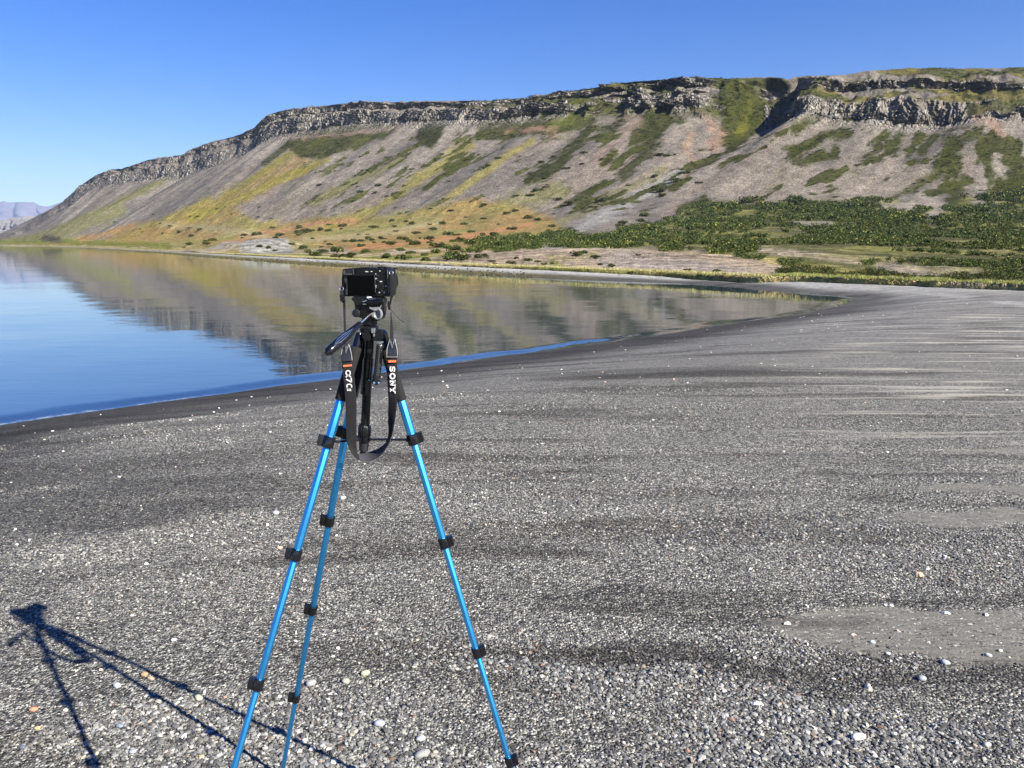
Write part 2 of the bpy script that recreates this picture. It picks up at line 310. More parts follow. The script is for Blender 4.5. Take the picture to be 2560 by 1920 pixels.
# distance along the fall line kept smooth below the cliffs with a Catmull-Rom, straight steps in the cliffs
pts = []; vv = []
for k in range(len(rows)):
    a, b = lv[k], lv[k + 1]; n = rows[k]
    for j in range(n):
        q = j / n
        if 1 <= k <= 4:
            p0 = lv[k - 1] if k > 1 else a; p3 = lv[k + 2] if k < 4 else b
            m0 = (b - p0) * .5; m1 = (p3 - a) * .5
            if k == 1: m0 = (b - a)
            if k == 4: m1 = (lv[6] - a) * (np.linalg.norm(b - a, axis=1) / np.maximum(np.linalg.norm(lv[6] - a, axis=1), 1))[:, None]
            # limit tangents
            L = np.linalg.norm(b - a, axis=1)[:, None]
            m0 = m0 / np.maximum(np.linalg.norm(m0, axis=1)[:, None], 1e-6) * L; m1 = m1 / np.maximum(np.linalg.norm(m1, axis=1)[:, None], 1e-6) * L
            P = (2 * q ** 3 - 3 * q * q + 1) * a + (q ** 3 - 2 * q * q + q) * m0 + (-2 * q ** 3 + 3 * q * q) * b + (q ** 3 - q * q) * m1
        else: P = a + (b - a) * q
        pts.append(P); vv.append(k + q)
pts.append(lv[-1]); vv.append(len(rows))
G = np.stack(pts); vv = np.array(vv)[:, None] + 0 * u_m[None]; UU = u_m[None] + 0 * vv
nvr = len(G)
# undisplaced picture of the slope, used to lay vegetation on it
PXo, PYo = to_px(G)
# metres up the fall line
fl = np.concatenate([np.zeros((1, nu)), np.cumsum(np.linalg.norm(np.diff(G, axis=0), axis=2), axis=0)], 0)
# talus gullies and fans
wob = fl * .02
fan = (fbm(UU * .012 + wob * .1, fl * .0012, 40, 3) - .5) * 15 + (fbm(UU * .05, fl * .006, 41, 4) - .5) * 3.2
wt = ss(4.5, 5.3, vv) * ss(6.05, 5.8, vv)
nrm_f = np.array([-.40, -.75, .53])
G = G + nrm_f * (fan * wt)[..., None]
G[..., 2] += ((fbm(G[..., 0] * .08, G[..., 1] * .08, 45, 4) - .5) * 2.2 + (fbm(G[..., 0] * .5, G[..., 1] * .4, 46, 3) - .5) * .5) * ss(2.2, 4, vv) * ss(12.0, 11.5, vv) * ss(300, 800, G[..., 1])
G[..., 2] += (fbm(G[..., 0] * .12, G[..., 1] * .12, 47, 4) - .5) * .9 * ss(1.2, 2.0, vv) * ss(4, 3, vv)
# crags: buttresses and recesses, strongest in the rock bands
f1 = fbm(UU * .018 + 3, vv * .25, 50, 4); UW = UU + 90 * (fbm(UU * .012, vv * .5, 57, 3) - .5); f2 = fbm(UW * .055, vv * .7, 51, 5); f3 = fbm(UU * .25, vv * 2.0, 52, 3)
rid = 1 - np.abs(2 * f2 - 1)
pres = ss(.34, .50, fbm(UU * .011, vv * .9, 55, 4)); pres = np.where(PXo < 1350, .5 + .5 * pres, .10 + .9 * pres); pres = pres * (1 - .45 * ss(660, 560, PXo)); pres = np.maximum(pres, ss(2010, 2050, PXo) * ss(2440, 2380, PXo) * (vv < 7.5) * (.55 + .45 * ss(.3, .45, fbm(UU * .03, vv, 59, 3)))); pres *= 1 - .8 * ss(1730, 1810, PXo + (fbm(UU * .05, vv * 2, 62, 3) - .5) * 90) * ss(1905, 1895, PXo)
band = np.maximum(ss(5.85, 6.05, vv) * ss(7.25, 6.98, vv), ss(7.9, 8.05, vv) * ss(9.3, 8.95, vv))
wide = ss(5.7, 6.4, vv) * ss(10.02, 9.5, vv)
push = (f1 - .5) * 80 * wide + ((rid - .6) * 24 + (f3 - .5) * 11) * band * pres
stp = (vv * 5.5 + fbm(UU * .03, vv, 58, 3) * 2.5) % 1; push += (stp - .5) * 9 * band * pres
outc = ss(.50, .60, fbm(UU * .022, vv * 1.1, 56, 4)) * ss(1440, 1500, PXo) * ss(1800, 1760, PXo) * ss(5.9, 6.0, vv) * ss(9.3, 9.0, vv)
push += outc * (22 + (fbm(UU * .1, vv * 2, 61, 3) - .5) * 30)
push *= ip(PXo, [(0,.0),(150,.15),(300,.5),(660,.6),(1200,.7),(1500,1.15),(2600,1.0)])
G[..., 0] += -.42 * push; G[..., 1] += -.62 * push
G[..., 2] += ((fbm(UU * .06, vv * 1.6, 53, 4) - .5) * 9 * wide)
# the ravine: a notch along one fall line, its west wall sloping, its east spur steep
xg = np.interp(1, [0, 1], [0, 1985]); ug = np.interp(1985, xt, u_m)
du = UU - ug
depth = ss(-130, -12, du) * ss(26, 4, du)
rv = ss(4.9, 5.6, vv) * ss(10.05, 8.9, vv) * (.35 + .65 * ss(5.3, 6.3, vv))
G[..., 0] += .40 * 62 * depth * rv; G[..., 1] += .80 * 62 * depth * rv; G[..., 2] -= depth * rv * 6
spur = np.exp(-((du - 45) / 30.0) ** 2) * ss(5.3, 6.0, vv) * ss(9.9, 9.0, vv)
G[..., 0] -= .4 * 30 * spur; G[..., 1] -= .75 * 30 * spur; G[..., 2] += 5 * spur
# gravel mounds on the flat behind the shore
def mound(px, py, D, sx, sy, h, pw=1.0):
    c = at_y(px, py, D); r = ((G[..., 0] - c[0]) / sx) ** 2 + ((G[..., 1] - c[1]) / sy) ** 2
    G[..., 2] += h * np.exp(-r ** pw) * (vv < 4.6) * (vv > 1.0)
mound(665, 620, 185, 8.0, 14, 2.3, 2); mound(590, 620, 200, 10, 18, .9, 1.5)
mound(1480, 640, 82, 13, 9, .5, 2); mound(1250, 640, 92, 9, 9, .3, 2)

# ---- vegetation and rock on the slope
PX, PY = PXo, PYo
N = lambda f, s, o=4: fbm(UU * f, fl * f, s, o)
NS = lambda fu, fv, s, o=4: fbm(UU * fu, fl * fv, s, o)
def lerp(a, b, w): w = np.clip(w, 0, 1)[..., None]; return a * (1 - w) + np.asarray(b) * w
C = np.zeros(G.shape) + np.array([.205, .183, .162])
tn = NS(.03, .006, 60, 4); C = lerp(C, (.285, .255, .225), ss(.40, .70, tn)); C = lerp(C, (.165, .15, .14), ss(.5, .33, NS(.022, .005, 61)) * .8)
C = lerp(C, (.27, .225, .19), ss(.54, .68, NS(.03, .004, 62)) * .5)
rowsp = (hash2(np.floor(UU / 1.6), np.floor(fl / 1.6), 3) - .5)
# px-space helpers for strokes laid along the fall lines
def stroke(pts_, w, soft=.5, seed=70, rag=.9):
    q = np.asarray(pts_, float)
    x0, x1 = q[:, 0].min() - 3 * w, q[:, 0].max() + 3 * w; y0, y1 = q[:, 1].min() - 3 * w, q[:, 1].max() + 3 * w
    mk = (PX > x0) & (PX < x1) & (PY > y0) & (PY < y1) & (vv > 1.05)
    X = PX[mk]; Y = PY[mk]; b = np.full(X.shape, 1e9)
    for k in range(len(q) - 1):
        A = q[k]; B = q[k + 1]; d = B - A; t_ = np.clip(((X - A[0]) * d[0] + (Y - A[1]) * d[1]) / (d @ d), 0, 1)
        b = np.minimum(b, np.hypot(X - A[0] - t_ * d[0], Y - A[1] - t_ * d[1]))
    best = np.zeros(PX.shape); best[mk] = ss(1 + soft, 1 - soft, b / (w * .5) + (fbm(UU[mk] * .05, fl[mk] * .015, seed, 4) - .5) * 2 * rag + (fbm(UU[mk] * .22, fl[mk] * .07, seed + 9, 3) - .5) * 1.5 * rag); return best
def poly(q, seed=71, rag=14, soft=5):
    q = np.asarray(q, float); out = np.zeros(PX.shape)
    mk = (PX > q[:, 0].min() - 30) & (PX < q[:, 0].max() + 30) & (PY > q[:, 1].min() - 30) & (PY < q[:, 1].max() + 30) & (vv > 1.05)
    X = PX[mk] + (fbm(UU[mk] * .03, fl[mk] * .01, seed, 4) - .5) * 2 * rag; Y = PY[mk] + (fbm(UU[mk] * .04, fl[mk] * .015, seed + 1, 4) - .5) * rag
    I = np.zeros(X.shape, bool); b = np.full(X.shape, 1e9)
    for k in range(len(q)):
        A = q[k]; B = q[(k + 1) % len(q)]; d = B - A; t_ = np.clip(((X - A[0]) * d[0] + (Y - A[1]) * d[1]) / (d @ d), 0, 1)
        b = np.minimum(b, np.hypot(X - A[0] - t_ * d[0], Y - A[1] - t_ * d[1]))
        if B[1] != A[1]: I ^= ((A[1] > Y) != (B[1] > Y)) & (X < (B[0] - A[0]) * (Y - A[1]) / (B[1] - A[1]) + A[0])
    out[mk] = ss(soft, -soft, np.where(I, -b, b)); return out
YG = np.array([.30, .27, .045]); OG = np.array([.34, .235, .085]); OL = np.array([.19, .185, .07]); DG = np.array([.036, .042, .010]); DG2 = np.array([.060, .068, .013]); GG = np.array([.16, .18, .03]); RED = np.array([.42, .20, .13])
# golden apron under the talus
apr = poly([(0,602),(60,598),(160,592),(260,596),(330,578),(420,550),(520,522),(580,520),(640,555),(760,545),(900,540),(1050,520),(1200,500),(1330,520),(1400,560),(1330,640),(1200,680),(700,650),(300,625),(0,612)], 72, 26, 10)
gold = OG * (1 - ss(.35, .65, N(.012, 63))[..., None]) + np.array([.29, .265, .085]) * ss(.35, .65, N(.012, 63))[..., None]
C = C * (1 - apr[..., None] * .9) + gold * apr[..., None] * .9
low = ss(2.9, 2.2, vv)
flatc = lerp(np.zeros(G.shape) + np.array([.36, .30, .13]), (.24, .25, .07), ss(.4, .6, fbm(G[..., 0] * .06, G[..., 1] * .06, 64)))
flatc = lerp(flatc, (.42, .36, .27), ss(.52, .6, fbm(G[..., 0] * .09, G[..., 1] * .05, 65)))
C = C * (1 - low[..., None]) + flatc * low[..., None]
MATS = np.zeros(PX.shape)
def put(w, c, k=1.0):
    global MATS
    if np.asarray(c).ravel()[:3].max() < .125 and c is not None: MATS = np.maximum(MATS * (1 - w * k * 0), w * k)
    else: MATS = MATS * (1 - np.clip(w * k, 0, 1))
    mk = w > 1e-3; wm = np.clip(w[mk] * k, 0, 1)[:, None]; c = np.asarray(c)
    if c.ndim > 1: c = c[mk]
    C[mk] = C[mk] * (1 - wm) + c * wm
put(stroke([(850,322),(790,347),(740,382),(690,417),(620,460),(540,503),(420,550),(300,590)], 24, .6, 73), YG, .8)
put(stroke([(760,410),(640,475),(520,532),(400,572),(280,596)], 40, .7, 74), OG, .65)
put(stroke([(820,400),(710,450),(600,500),(480,545)], 22, .6, 75), YG, .75)
put(stroke([(1000,395),(930,430),(860,465),(780,500)], 20, .7, 76), OL, .8)
put(stroke([(1170,360),(1090,410),(1010,470),(930,520),(820,560)], 24, .6, 77), YG, .65)
put(stroke([(1180,385),(1120,425),(1060,470)], 12, .6, 78), DG2)
put(stroke([(1330,360),(1260,400),(1190,450),(1120,500)], 18, .7, 79), YG, .6)
put(stroke([(1180,560),(1300,500),(1400,470)], 30, .8, 80), OL, .7)
put(stroke([(430,440),(340,485),(230,540),(120,585),(30,604)], 18, .7, 81), OL, .9)
put(stroke([(440,420),(400,445)], 14, .7, 82), OL, .9)
put(stroke([(300,530),(220,560),(150,590)], 26, .7, 83), (.24, .235, .10), .9)
put(stroke([(0,604),(200,606),(420,615)], 12, .5, 84), (.17, .19, .035), .9)
# orange stripes
put(stroke([(600,592),(800,556),(880,548)], 10, .6, 85), (.40, .235, .12)); put(stroke([(880,622),(1030,608),(1190,588),(1330,560)], 12, .5, 86), (.46, .25, .12))
put(stroke([(560,606),(700,590)], 8, .6, 87), (.40, .235, .12)); put(stroke([(330,560),(250,585),(200,598)], 12, .6, 88), (.38, .24, .10))
put(stroke([(400,560),(560,575),(700,600)], 14, .9, 89), (.38, .33, .2), .6); put(stroke([(760,600),(900,590),(1100,560)], 16, .9, 90), (.42, .36, .2), .8)
# dark green mats below the cliffs
put(poly([(770,322),(900,308),(1010,308),(960,345),(870,372),(780,402),(735,385),(720,360)], 91, 22), DG2, .9)
put(stroke([(760,330),(700,380),(660,410)], 14, .7, 92), DG2, .8)
put(poly([(1054,302),(1133,300),(1110,330),(1080,368),(1050,360),(1040,330)], 93, 16), DG, .95)
put(poly([(1190,300),(1290,262),(1400,233),(1485,245),(1500,300),(1420,338),(1290,345),(1190,345)], 95, 24), DG2, .92)
put(poly([(1380,290),(1460,285),(1440,320),(1370,330)], 96, 14), GG, .6)
put(stroke([(1480,325),(1440,368),(1380,420),(1320,452)], 26, .4, 97), DG, .95)
put(poly([(1660,250),(1690,300),(1640,345),(1560,368),(1575,330),(1630,275)], 98, 12), DG2, .95)
put(stroke([(1640,340),(1600,385),(1555,432)], 32, .6, 99), DG, .9); put(stroke([(1530,380),(1505,405)], 22, .5, 100), DG2)
put(stroke([(1500,250),(1560,300),(1500,330)], 20, .7, 101), DG2, .7)
put(stroke([(1640,215),(1680,260),(1700,300)], 26, .7, 102), DG2, .9); put(stroke([(1420,225),(1600,205),(1800,198)], 10, .7, 103), DG2, .9)
put(poly([(1800,198),(1892,196),(1900,250),(1885,300),(1850,335),(1795,368),(1790,300)], 104, 26), DG2 * .85, .95); put(stroke([(1850,200),(1865,250),(1840,320)], 20, .8, 105), (.20, .19, .02), .8)
put(stroke([(1960,250),(1860,335),(1760,400),(1660,470)], 10, .6, 106), DG, .9)
put(stroke([(1650,420),(1600,455),(1500,500),(1400,560)], 20, .9, 107), OL, .6)
# upper green shelves on the right
shelf = (np.maximum(ss(6.95, 7.1, vv) * ss(8.2, 7.9, vv), ss(8.9, 9.05, vv))) * ss(1985, 2010, PX) * ss(.62, .48, N(.02, 66))
put(shelf, DG2 * 1.15, .95); put(shelf * ss(.5, .62, N(.03, 67)), (.20, .17, .06), .7)
shelf2 = (np.maximum(ss(6.9, 7.1, vv) * ss(8.15, 7.9, vv), ss(8.95, 9.1, vv))) * ss(1030, 1200, PX) * ss(1985, 1960, PX) * ss(.60, .46, NS(.03, .03, 68)); put(shelf2, DG2, .9)
# dark green fingers on the scree of the right half
for q, w in (([(2210,335),(2175,385),(2130,425)], 30), ([(2250,335),(2235,380)], 26), ([(2300,340),(2270,385)], 22), ([(2335,345),(2305,378)], 22), ([(2370,360),(2355,410),(2330,440)], 34), ([(2375,365),(2390,430),(2385,480),(2400,530)], 50),
             ([(2440,340),(2455,390),(2480,440),(2510,480)], 44), ([(2550,400),(2545,460)], 40), ([(2500,460),(2570,500)], 40), ([(2120,330),(2060,345),(1990,380)], 24), ([(2040,360),(1985,385)], 24), ([(1985,390),(1950,440)], 40), ([(2060,385),(2010,410)], 26), ([(2000,430),(1985,440)], 20),
             ([(2300,455),(2230,495)], 30), ([(2090,370),(2085,385)], 20), ([(1960,455),(1900,490)], 20), ([(2090,475),(2055,505)], 26), ([(2280,410),(2260,420)], 22), ([(1720,450),(1680,470)], 14), ([(1920,410),(1880,430)], 14), ([(2180,290),(2120,300)], 14), ([(1760,500),(1700,520)], 16),
             ([(1640,470),(1660,455)], 18), ([(1480,470),(1510,450)], 14), ([(1560,480),(1440,520)], 14), ([(2050,300),(1990,330)], 24)):
    put(stroke(q, w, .5, 110 + int(w) + int(q[0][0]) % 13, 1.0), DG2 * (.8 + .4 * vn(UU * .05, fl * .05, 9)[..., None]), .95)
# thicket ground
thick = [(1140,640),(1250,600),(1400,592),(1500,585),(1620,560),(1720,530),(1790,505),(1870,508),(2000,512),(2100,515),(2220,498),(2330,520),(2420,500),(2560,480),(2700,470),(2900,470),(2900,735),(2560,712),(2300,700),(2100,672),(1950,655),(1800,632),(1650,622),(1500,622),(1400,620),(1300,628)]
tw = poly(thick, 120, 44, 8); put(tw, (.115, .12, .038), .85); put(tw * ss(.5, .62, fbm(G[..., 0] * .05, G[..., 1] * .05, 121)), (.27, .27, .08), .8)
put(stroke([(2210,520),(2280,515)], 26, .6, 122), (.36, .32, .28), .95); put(stroke([(2310,500),(2350,520),(2330,540)], 30, .8, 123), (.34, .30, .26), .9)
put(stroke([(2450,500),(2500,530)], 30, .8, 124), (.32, .30, .27), .9); put(stroke([(1980,555),(2080,560)], 10, .7, 125), (.36, .34, .28), .8)
put(stroke([(1900,625),(2050,640),(2150,655)], 14, .9, 126), (.42, .36, .27), .9); put(stroke([(2200,672),(2330,684),(2450,690)], 22, .6, 127), (.36, .31, .25), .95); put(stroke([(2260,585),(2320,600)], 14, .7, 128), (.36, .33, .26), .9)
# rocky stream bed and pale boulder fields
put(stroke([(1760,395),(1680,440),(1590,490),(1500,545),(1420,590),(1330,645)], 26, .8, 129), (.33, .325, .32), .85)
put(poly([(1760,480),(1900,390),(2060,420),(2230,380),(2330,430),(2230,500),(2100,512),(1900,500)], 130, 26, 14), (.31, .27, .235), .7)
put(stroke([(1725,330),(1705,370),(1740,410),(1700,440)], 16, .8, 131), (.34, .24, .17), .7)
put(stroke([(1560,285),(1600,300),(1540,340),(1490,400)], 24, .9, 132), (.27, .20, .165), .6); put(stroke([(1760,290),(1790,330),(1770,350)], 26, .8, 133), (.30, .20, .155), .7)
put(stroke([(1985,252),(1975,268)], 22, .5, 134), (.48, .20, .12), .9); put(stroke([(1930,310),(1910,340)], 22, .8, 135), (.42, .22, .15), .7); put(stroke([(2450,280),(2490,305),(2500,345)], 36, .8, 136), (.36, .21, .15), .6)
put(stroke([(1270,330),(1390,325),(1380,345)], 14, .8, 137), (.36, .22, .17), .6); put(stroke([(620,325),(760,345),(1000,320)], 10, .9, 138), (.30, .21, .18), .7)
put(stroke([(1950,250),(1900,310),(1860,350)], 20, .8, 139), (.26, .23, .21), .8)
rblot = ss(.60, .66, NS(.035, .016, 152, 4)) * ss(1250, 1500, PX) * ss(4.6, 4.9, vv) * ss(6.0, 5.8, vv) * ss(300, 330, PY); put(rblot, DG2, .95)
rblot = ss(.635, .68, NS(.06, .022, 153, 4)) * ss(600, 900, PX) * ss(1500, 1300, PX) * ss(4.9, 5.2, vv) * ss(6.0, 5.8, vv); put(rblot, DG2 * 1.3, .9)
put(stroke([(112,598),(150,601)], 12, .8, 154), (.07, .065, .055), .9)
low_gap = ss(.54, .64, fbm(G[..., 0] * .07, G[..., 1] * .05, 155, 4)) * tw * ss(580, 640, PY); put(low_gap, (.34, .31, .15), .8)
# gravel mounds
put(poly([(600,632),(620,612),(650,604),(700,604),(735,628),(715,634)], 140, 6, 3), (.36, .355, .34), .95); put(poly([(505,625),(560,606),(600,605),(590,618),(530,628)], 141, 6, 3), (.37, .34, .30), .9)
big = poly([(1040,668),(1150,632),(1300,622),(1500,622),(1700,632),(1900,652),(1960,668),(1930,694),(1700,684),(1400,668),(1200,660)], 142, 10, 4)
put(big, (.42, .34, .26), .95); put(big * poly([(1480,648),(1560,640),(1700,652),(1880,670),(1800,684),(1500,666)], 143, 14, 8), (.34, .30, .27), .9)
put(stroke([(1370,650),(1450,650),(1500,640)], 5, .7, 144), (.28, .27, .08), .4)
put(stroke([(1400,668),(1380,655)], 16, .8, 145), (.25, .26, .07), .9)
# rock bands
rock = np.clip(band * ss(.2, .5, pres) * ss(120, 200, PX) * ss(.30, .42, NS(.012, .02, 146) + .12), 0, 1)
rock = rock * (1 - .75 * ss(.52, .6, NS(.02, .02, 147)) * ss(1250, 1450, PX))
rc = lerp(np.zeros(G.shape) + np.array([.24, .225, .205]), (.36, .34, .315), ss(.4, .7, fbm(UU * .3, vv * 6, 148, 3))); rc = lerp(rc, (.08, .072, .068), ss(.60, .78, fbm(UU * .2, vv * 3, 149, 3)))  # dark blotches put the shadowed gaps of the cliffs into the rock colour
rock = np.maximum(rock, outc * ss(.35, .5, N(.03, 151)) * .95)
C = C * (1 - rock[..., None]) + rc * rock[..., None]
nr_ = band * (1 - ss(.2, .5, pres)) * ss(1350, 1450, PX); put(nr_, DG2 * 1.1, .8)
rb = ss(5.98, 6.1, vv) * ss(10.0, 9.9, vv) * ss(1300, 1000, PX) * ss(190, 260, PX) * ss(.52, .40, NS(.02, .02, 150)) * (1 - rock); put(rb, (.24, .215, .20), .8)
# scree stones: light and dark grains, coarser on the right
grain = (hash2(np.arange(nu)[None] + 0 * UU, np.arange(nvr)[:, None] + 0 * UU, 5) - .5)
C = C * (1 + grain * .22 + (fbm(G[..., 0] * .09, G[..., 1] * .05 + G[..., 2] * .09, 170, 4) - .5) * .55)[..., None]
C = np.clip(C * (1 - .10 * ss(1500, 2000, PX) * ss(4.5, 5, vv))[..., None] * np.array([.69, .675, .63]), .004, .9)
m_land = mat('hillside_ground', (.3, .3, .3), .95, spec=.1); t = NT(m_land)
ca = t.n('Attribute', attribute_name='Col').outputs['Color']
fine = t.noise(t.pos(), .45, 5, .8); fine2 = t.noise(t.pos(), .10, 5, .65)
mod = t.math('MULTIPLY', t.ramp(fine, [(.3, (.22,) * 3), (.48, (.92,) * 3), (.68, (1.9,) * 3)]), t.ramp(fine2, [(.3, (.72,) * 3), (.7, (1.2,) * 3)]))
vm = t.n('VectorMath', {0: ca, 1: t.n('CombineXYZ', {0: mod, 1: mod, 2: mod}).outputs[0]}, operation='MULTIPLY').outputs[0]
t.l(vm, t.b.inputs['Base Color'])
ra = t.n('Attribute', attribute_name='rock').outputs['Fac']; wp = t.n('VectorMath', {0: t.pos((.16, .16, .062)), 1: t.n('TexNoise', {'Vector': t.pos(), 'Scale': .05, 'Detail': 3}).outputs['Color']}, operation='ADD').outputs[0]
ve = t.n('TexVoronoi', {'Vector': wp, 'Scale': 1.0}, feature='DISTANCE_TO_EDGE').outputs['Distance']; vc = t.n('SeparateColor', {0: t.n('TexVoronoi', {'Vector': wp, 'Scale': 1.0}).outputs['Color']}).outputs[0]
crk = t.math('MULTIPLY', t.ramp(ve, [(.0, (.42,) * 3), (.07, (1,) * 3)]), t.math('MULTIPLY_ADD', vc, .7, .85)); rk = t.mix(ra, (1, 1, 1), crk)
t.l(t.mix(1.0, vm, rk, 'MULTIPLY'), t.b.inputs['Base Color'])
hh_ = t.math('ADD', fine, t.math('MULTIPLY', t.math('MULTIPLY', t.math('MINIMUM', ve, .25), 12.0), ra))
t.l(t.n('Bump', {'Strength': .9, 'Distance': 1.6, 'Height': hh_}).outputs[0], t.b.inputs['Normal'])
me = np_mesh('hillside', G.reshape(-1, 3), grid_faces(nvr, nu), m_land, True, cols=C.reshape(-1, 3), fattr={'rock': np.clip(rock, 0, 1).ravel()})
tag(link('hillside', me), kind='structure')
# ------------------------------------------------------------------ far mountains across the water and the air between
def range_mesh(name, prof, D, depth, mt, seed, rough_):
    xs = np.linspace(prof[0][0], prof[-1][0], 260); yt = ip(xs, prof) + (fbm(xs * .05, 0 * xs, seed, 4) - .5) * rough_
    top = at_y(xs, yt, D); nrw = 40; R = []
    for j in range(nrw):
        q = j / (nrw - 1); P = top.copy(); P[:, 2] = WZ - 3 + (top[:, 2] - WZ + 3) * q ** 1.15; P[:, 1] -= depth * (1 - q)
        P[:, 0] *= P[:, 1] / top[:, 1]
        P[:, 1] += (fbm(xs * .06, 0 * xs + q * 2, seed + 3, 4) - .5) * depth * .8 * (1 - abs(2 * q - 1)); R.append(P)
    for j in range(1, 8):
        q = j / 7; P = top.copy(); P[:, 2] = top[:, 2] * (1 - q) - 3 * q; P[:, 1] += depth * q; R.append(P)
    R = np.stack(R); tag(link(name, np_mesh(name, R.reshape(-1, 3), grid_faces(len(R), len(xs)), mt, True)), kind='structure')
m_far = speck_mat('far_rock', (.15, .13, .15), .95, .3, .002); m_near = speck_mat('mid_rock', (.22, .20, .17), .95, .35, .01)
range_mesh('distant_mountains', [(-900,540),(-600,520),(-300,530),(-120,515),(-40,520),(10,502),(28,506),(60,504),(84,504),(97,513),(115,516),(135,512),(160,502),(220,495),(300,520),(420,600)], 34000, 6000, m_far, 5, 5)
range_mesh('far_shore_hill', [(-500,600),(-300,575),(-120,560),(-20,556),(30,545),(60,539),(95,540),(130,552),(180,580),(240,608)], 9000, 1500, m_near, 9, 4)
# haze
bm = bmesh.new(); bmesh.ops.create_cube(bm, size=1)
x0, x1, y0, y1, z0, z1 = -36000, 9000, -300, 43000, -8, 3000
for v in bm.verts: v.co = Vector(((x0 + x1) / 2 + v.co.x * (x1 - x0), (y0 + y1) / 2 + v.co.y * (y1 - y0), (z0 + z1) / 2 + v.co.z * (z1 - z0)))
hm = bpy.data.meshes.new('haze'); bm.to_mesh(hm); bm.free()
m_hz = bpy.data.materials.new('haze_air'); m_hz.use_nodes = True; nt = m_hz.node_tree; nt.nodes.remove(nt.nodes['Principled BSDF'])
pv = nt.nodes.new('ShaderNodeVolumePrincipled'); pv.inputs['Color'].default_value = (.50, .66, 1, 1); pv.inputs['Density'].default_value = 2.0e-5; pv.inputs['Anisotropy'].default_value = 0
nt.links.new(pv.outputs[0], nt.nodes['Material Output'].inputs['Volume']); hm.materials.append(m_hz)
if HAZE: tag(link('haze', hm), kind='stuff')
# ------------------------------------------------------------------ bushes, grass, shore stones
PXd, PYd = to_px(G)
def pick_vertex(px, py):        # nearest slope vertex seen at (px,py)
    d = (PXd - px) ** 2 + (PYd - py) ** 2 + np.where((vv < 1.1) | (vv > 11), 1e9, 0); k = int(np.argmin(d)); return G.reshape(-1, 3)[k], k
m_leaf = mat('bush_leaves', (.05, .065, .015), .75, spec=.2); t = NT(m_leaf)
oi = t.n('ObjectInfo').outputs['Random']; lc = t.n('Attribute', attribute_name='Col').outputs['Color']
hv = t.n('HueSaturation', {'Hue': t.math('MULTIPLY_ADD', oi, .05, .475), 'Saturation': 1.0, 'Value': t.math('MULTIPLY_ADD', oi, .5, .75), 'Color': lc}).outputs[0]; t.l(hv, t.b.inputs['Base Color'])
def bush_arrays(seed, nleaf, flat=.55):
    r = np.random.default_rng(seed); nl = 5 + seed % 4
    cen = np.stack([r.uniform(-.62, .62, nl), r.uniform(-.5, .5, nl), r.uniform(.15, .5, nl) * flat * 1.6], 1); rad = r.uniform(.30, .50, nl)
    k = r.integers(0, nl, nleaf); d = r.normal(size=(nleaf, 3)); d[:, 2] = np.abs(d[:, 2]) * 1.0 - .25; d /= np.linalg.norm(d, axis=1)[:, None]
    p = cen[k] + d * (rad[k] * r.uniform(.65, 1.05, nleaf))[:, None] * np.array([1, 1, .85]); p[:, 2] = np.abs(p[:, 2])
    s = r.uniform(.05, .13, nleaf)[:, None]; a = r.normal(size=(nleaf, 3)) * .6 + d; a /= np.linalg.norm(a, axis=1)[:, None]
    e1 = np.cross(a, r.normal(size=(nleaf, 3))); e1 /= np.linalg.norm(e1, axis=1)[:, None]; e2 = np.cross(a, e1)
    v = np.stack([p - e1 * s, p - e2 * s * .7, p + e1 * s, p + e2 * s * .7], 1).reshape(-1, 3)
    f = np.arange(nleaf * 4).reshape(-1, 4)
    c = np.array([.036, .047, .011]) * r.uniform(.55, 1.5, nleaf)[:, None]; yl = r.random(nleaf) < .12; c[yl] = np.array([.15, .15, .035])
    return v, f, np.repeat(c, 4, 0)
protos = [bush_arrays(s, 520) for s in range(6)]
lite = [bush_arrays(20 + s, 90) for s in range(6)]
bush_me = []
m_stem = mat('bush_stems', (.09, .065, .045), .9)
def stems_mesh(seed):
    bm = bmesh.new(); r = np.random.default_rng(seed + 99)
    for k in range(7):
        a = r.uniform(0, 6.28); p0 = Vector((r.uniform(-.15, .15), r.uniform(-.15, .15), -.1)); p1 = p0 + Vector((math.cos(a) * .35, math.sin(a) * .3, .55))
        d = (p1 - p0); m4 = Matrix.Translation((p0 + p1) / 2) @ d.to_track_quat('Z', 'Y').to_matrix().to_4x4()
        bmesh.ops.create_cone(bm, cap_ends=True, segments=5, radius1=.03, radius2=.012, depth=d.length, matrix=m4)
    me_ = bpy.data.meshes.new('stem'); bm.to_mesh(me_); bm.free(); me_.materials.append(m_stem); return me_
for k, (v, f, c) in enumerate(protos): bush_me.append((np_mesh('crown', v, f, m_leaf, False, cols=c), stems_mesh(k)))
def bush(px, py, wpx, label, group, hr=.5):
    P, k = pick_vertex(px, py); sc = wpx * P[1] / FPX * .68; q = bush_me[int(rng.integers(0, 6))]
    r = empty('bush', Vector(P), rng.uniform(0, 6.28)); r.location.z -= .05 * sc; tag(r, label, 'bush', group); z = sc * rng.uniform(.75, 1.0) * hr * 2
    for nm, m_ in zip(('crown', 'stem'), q):
        o = link(nm, m_, r); o.scale = (sc, sc, z)
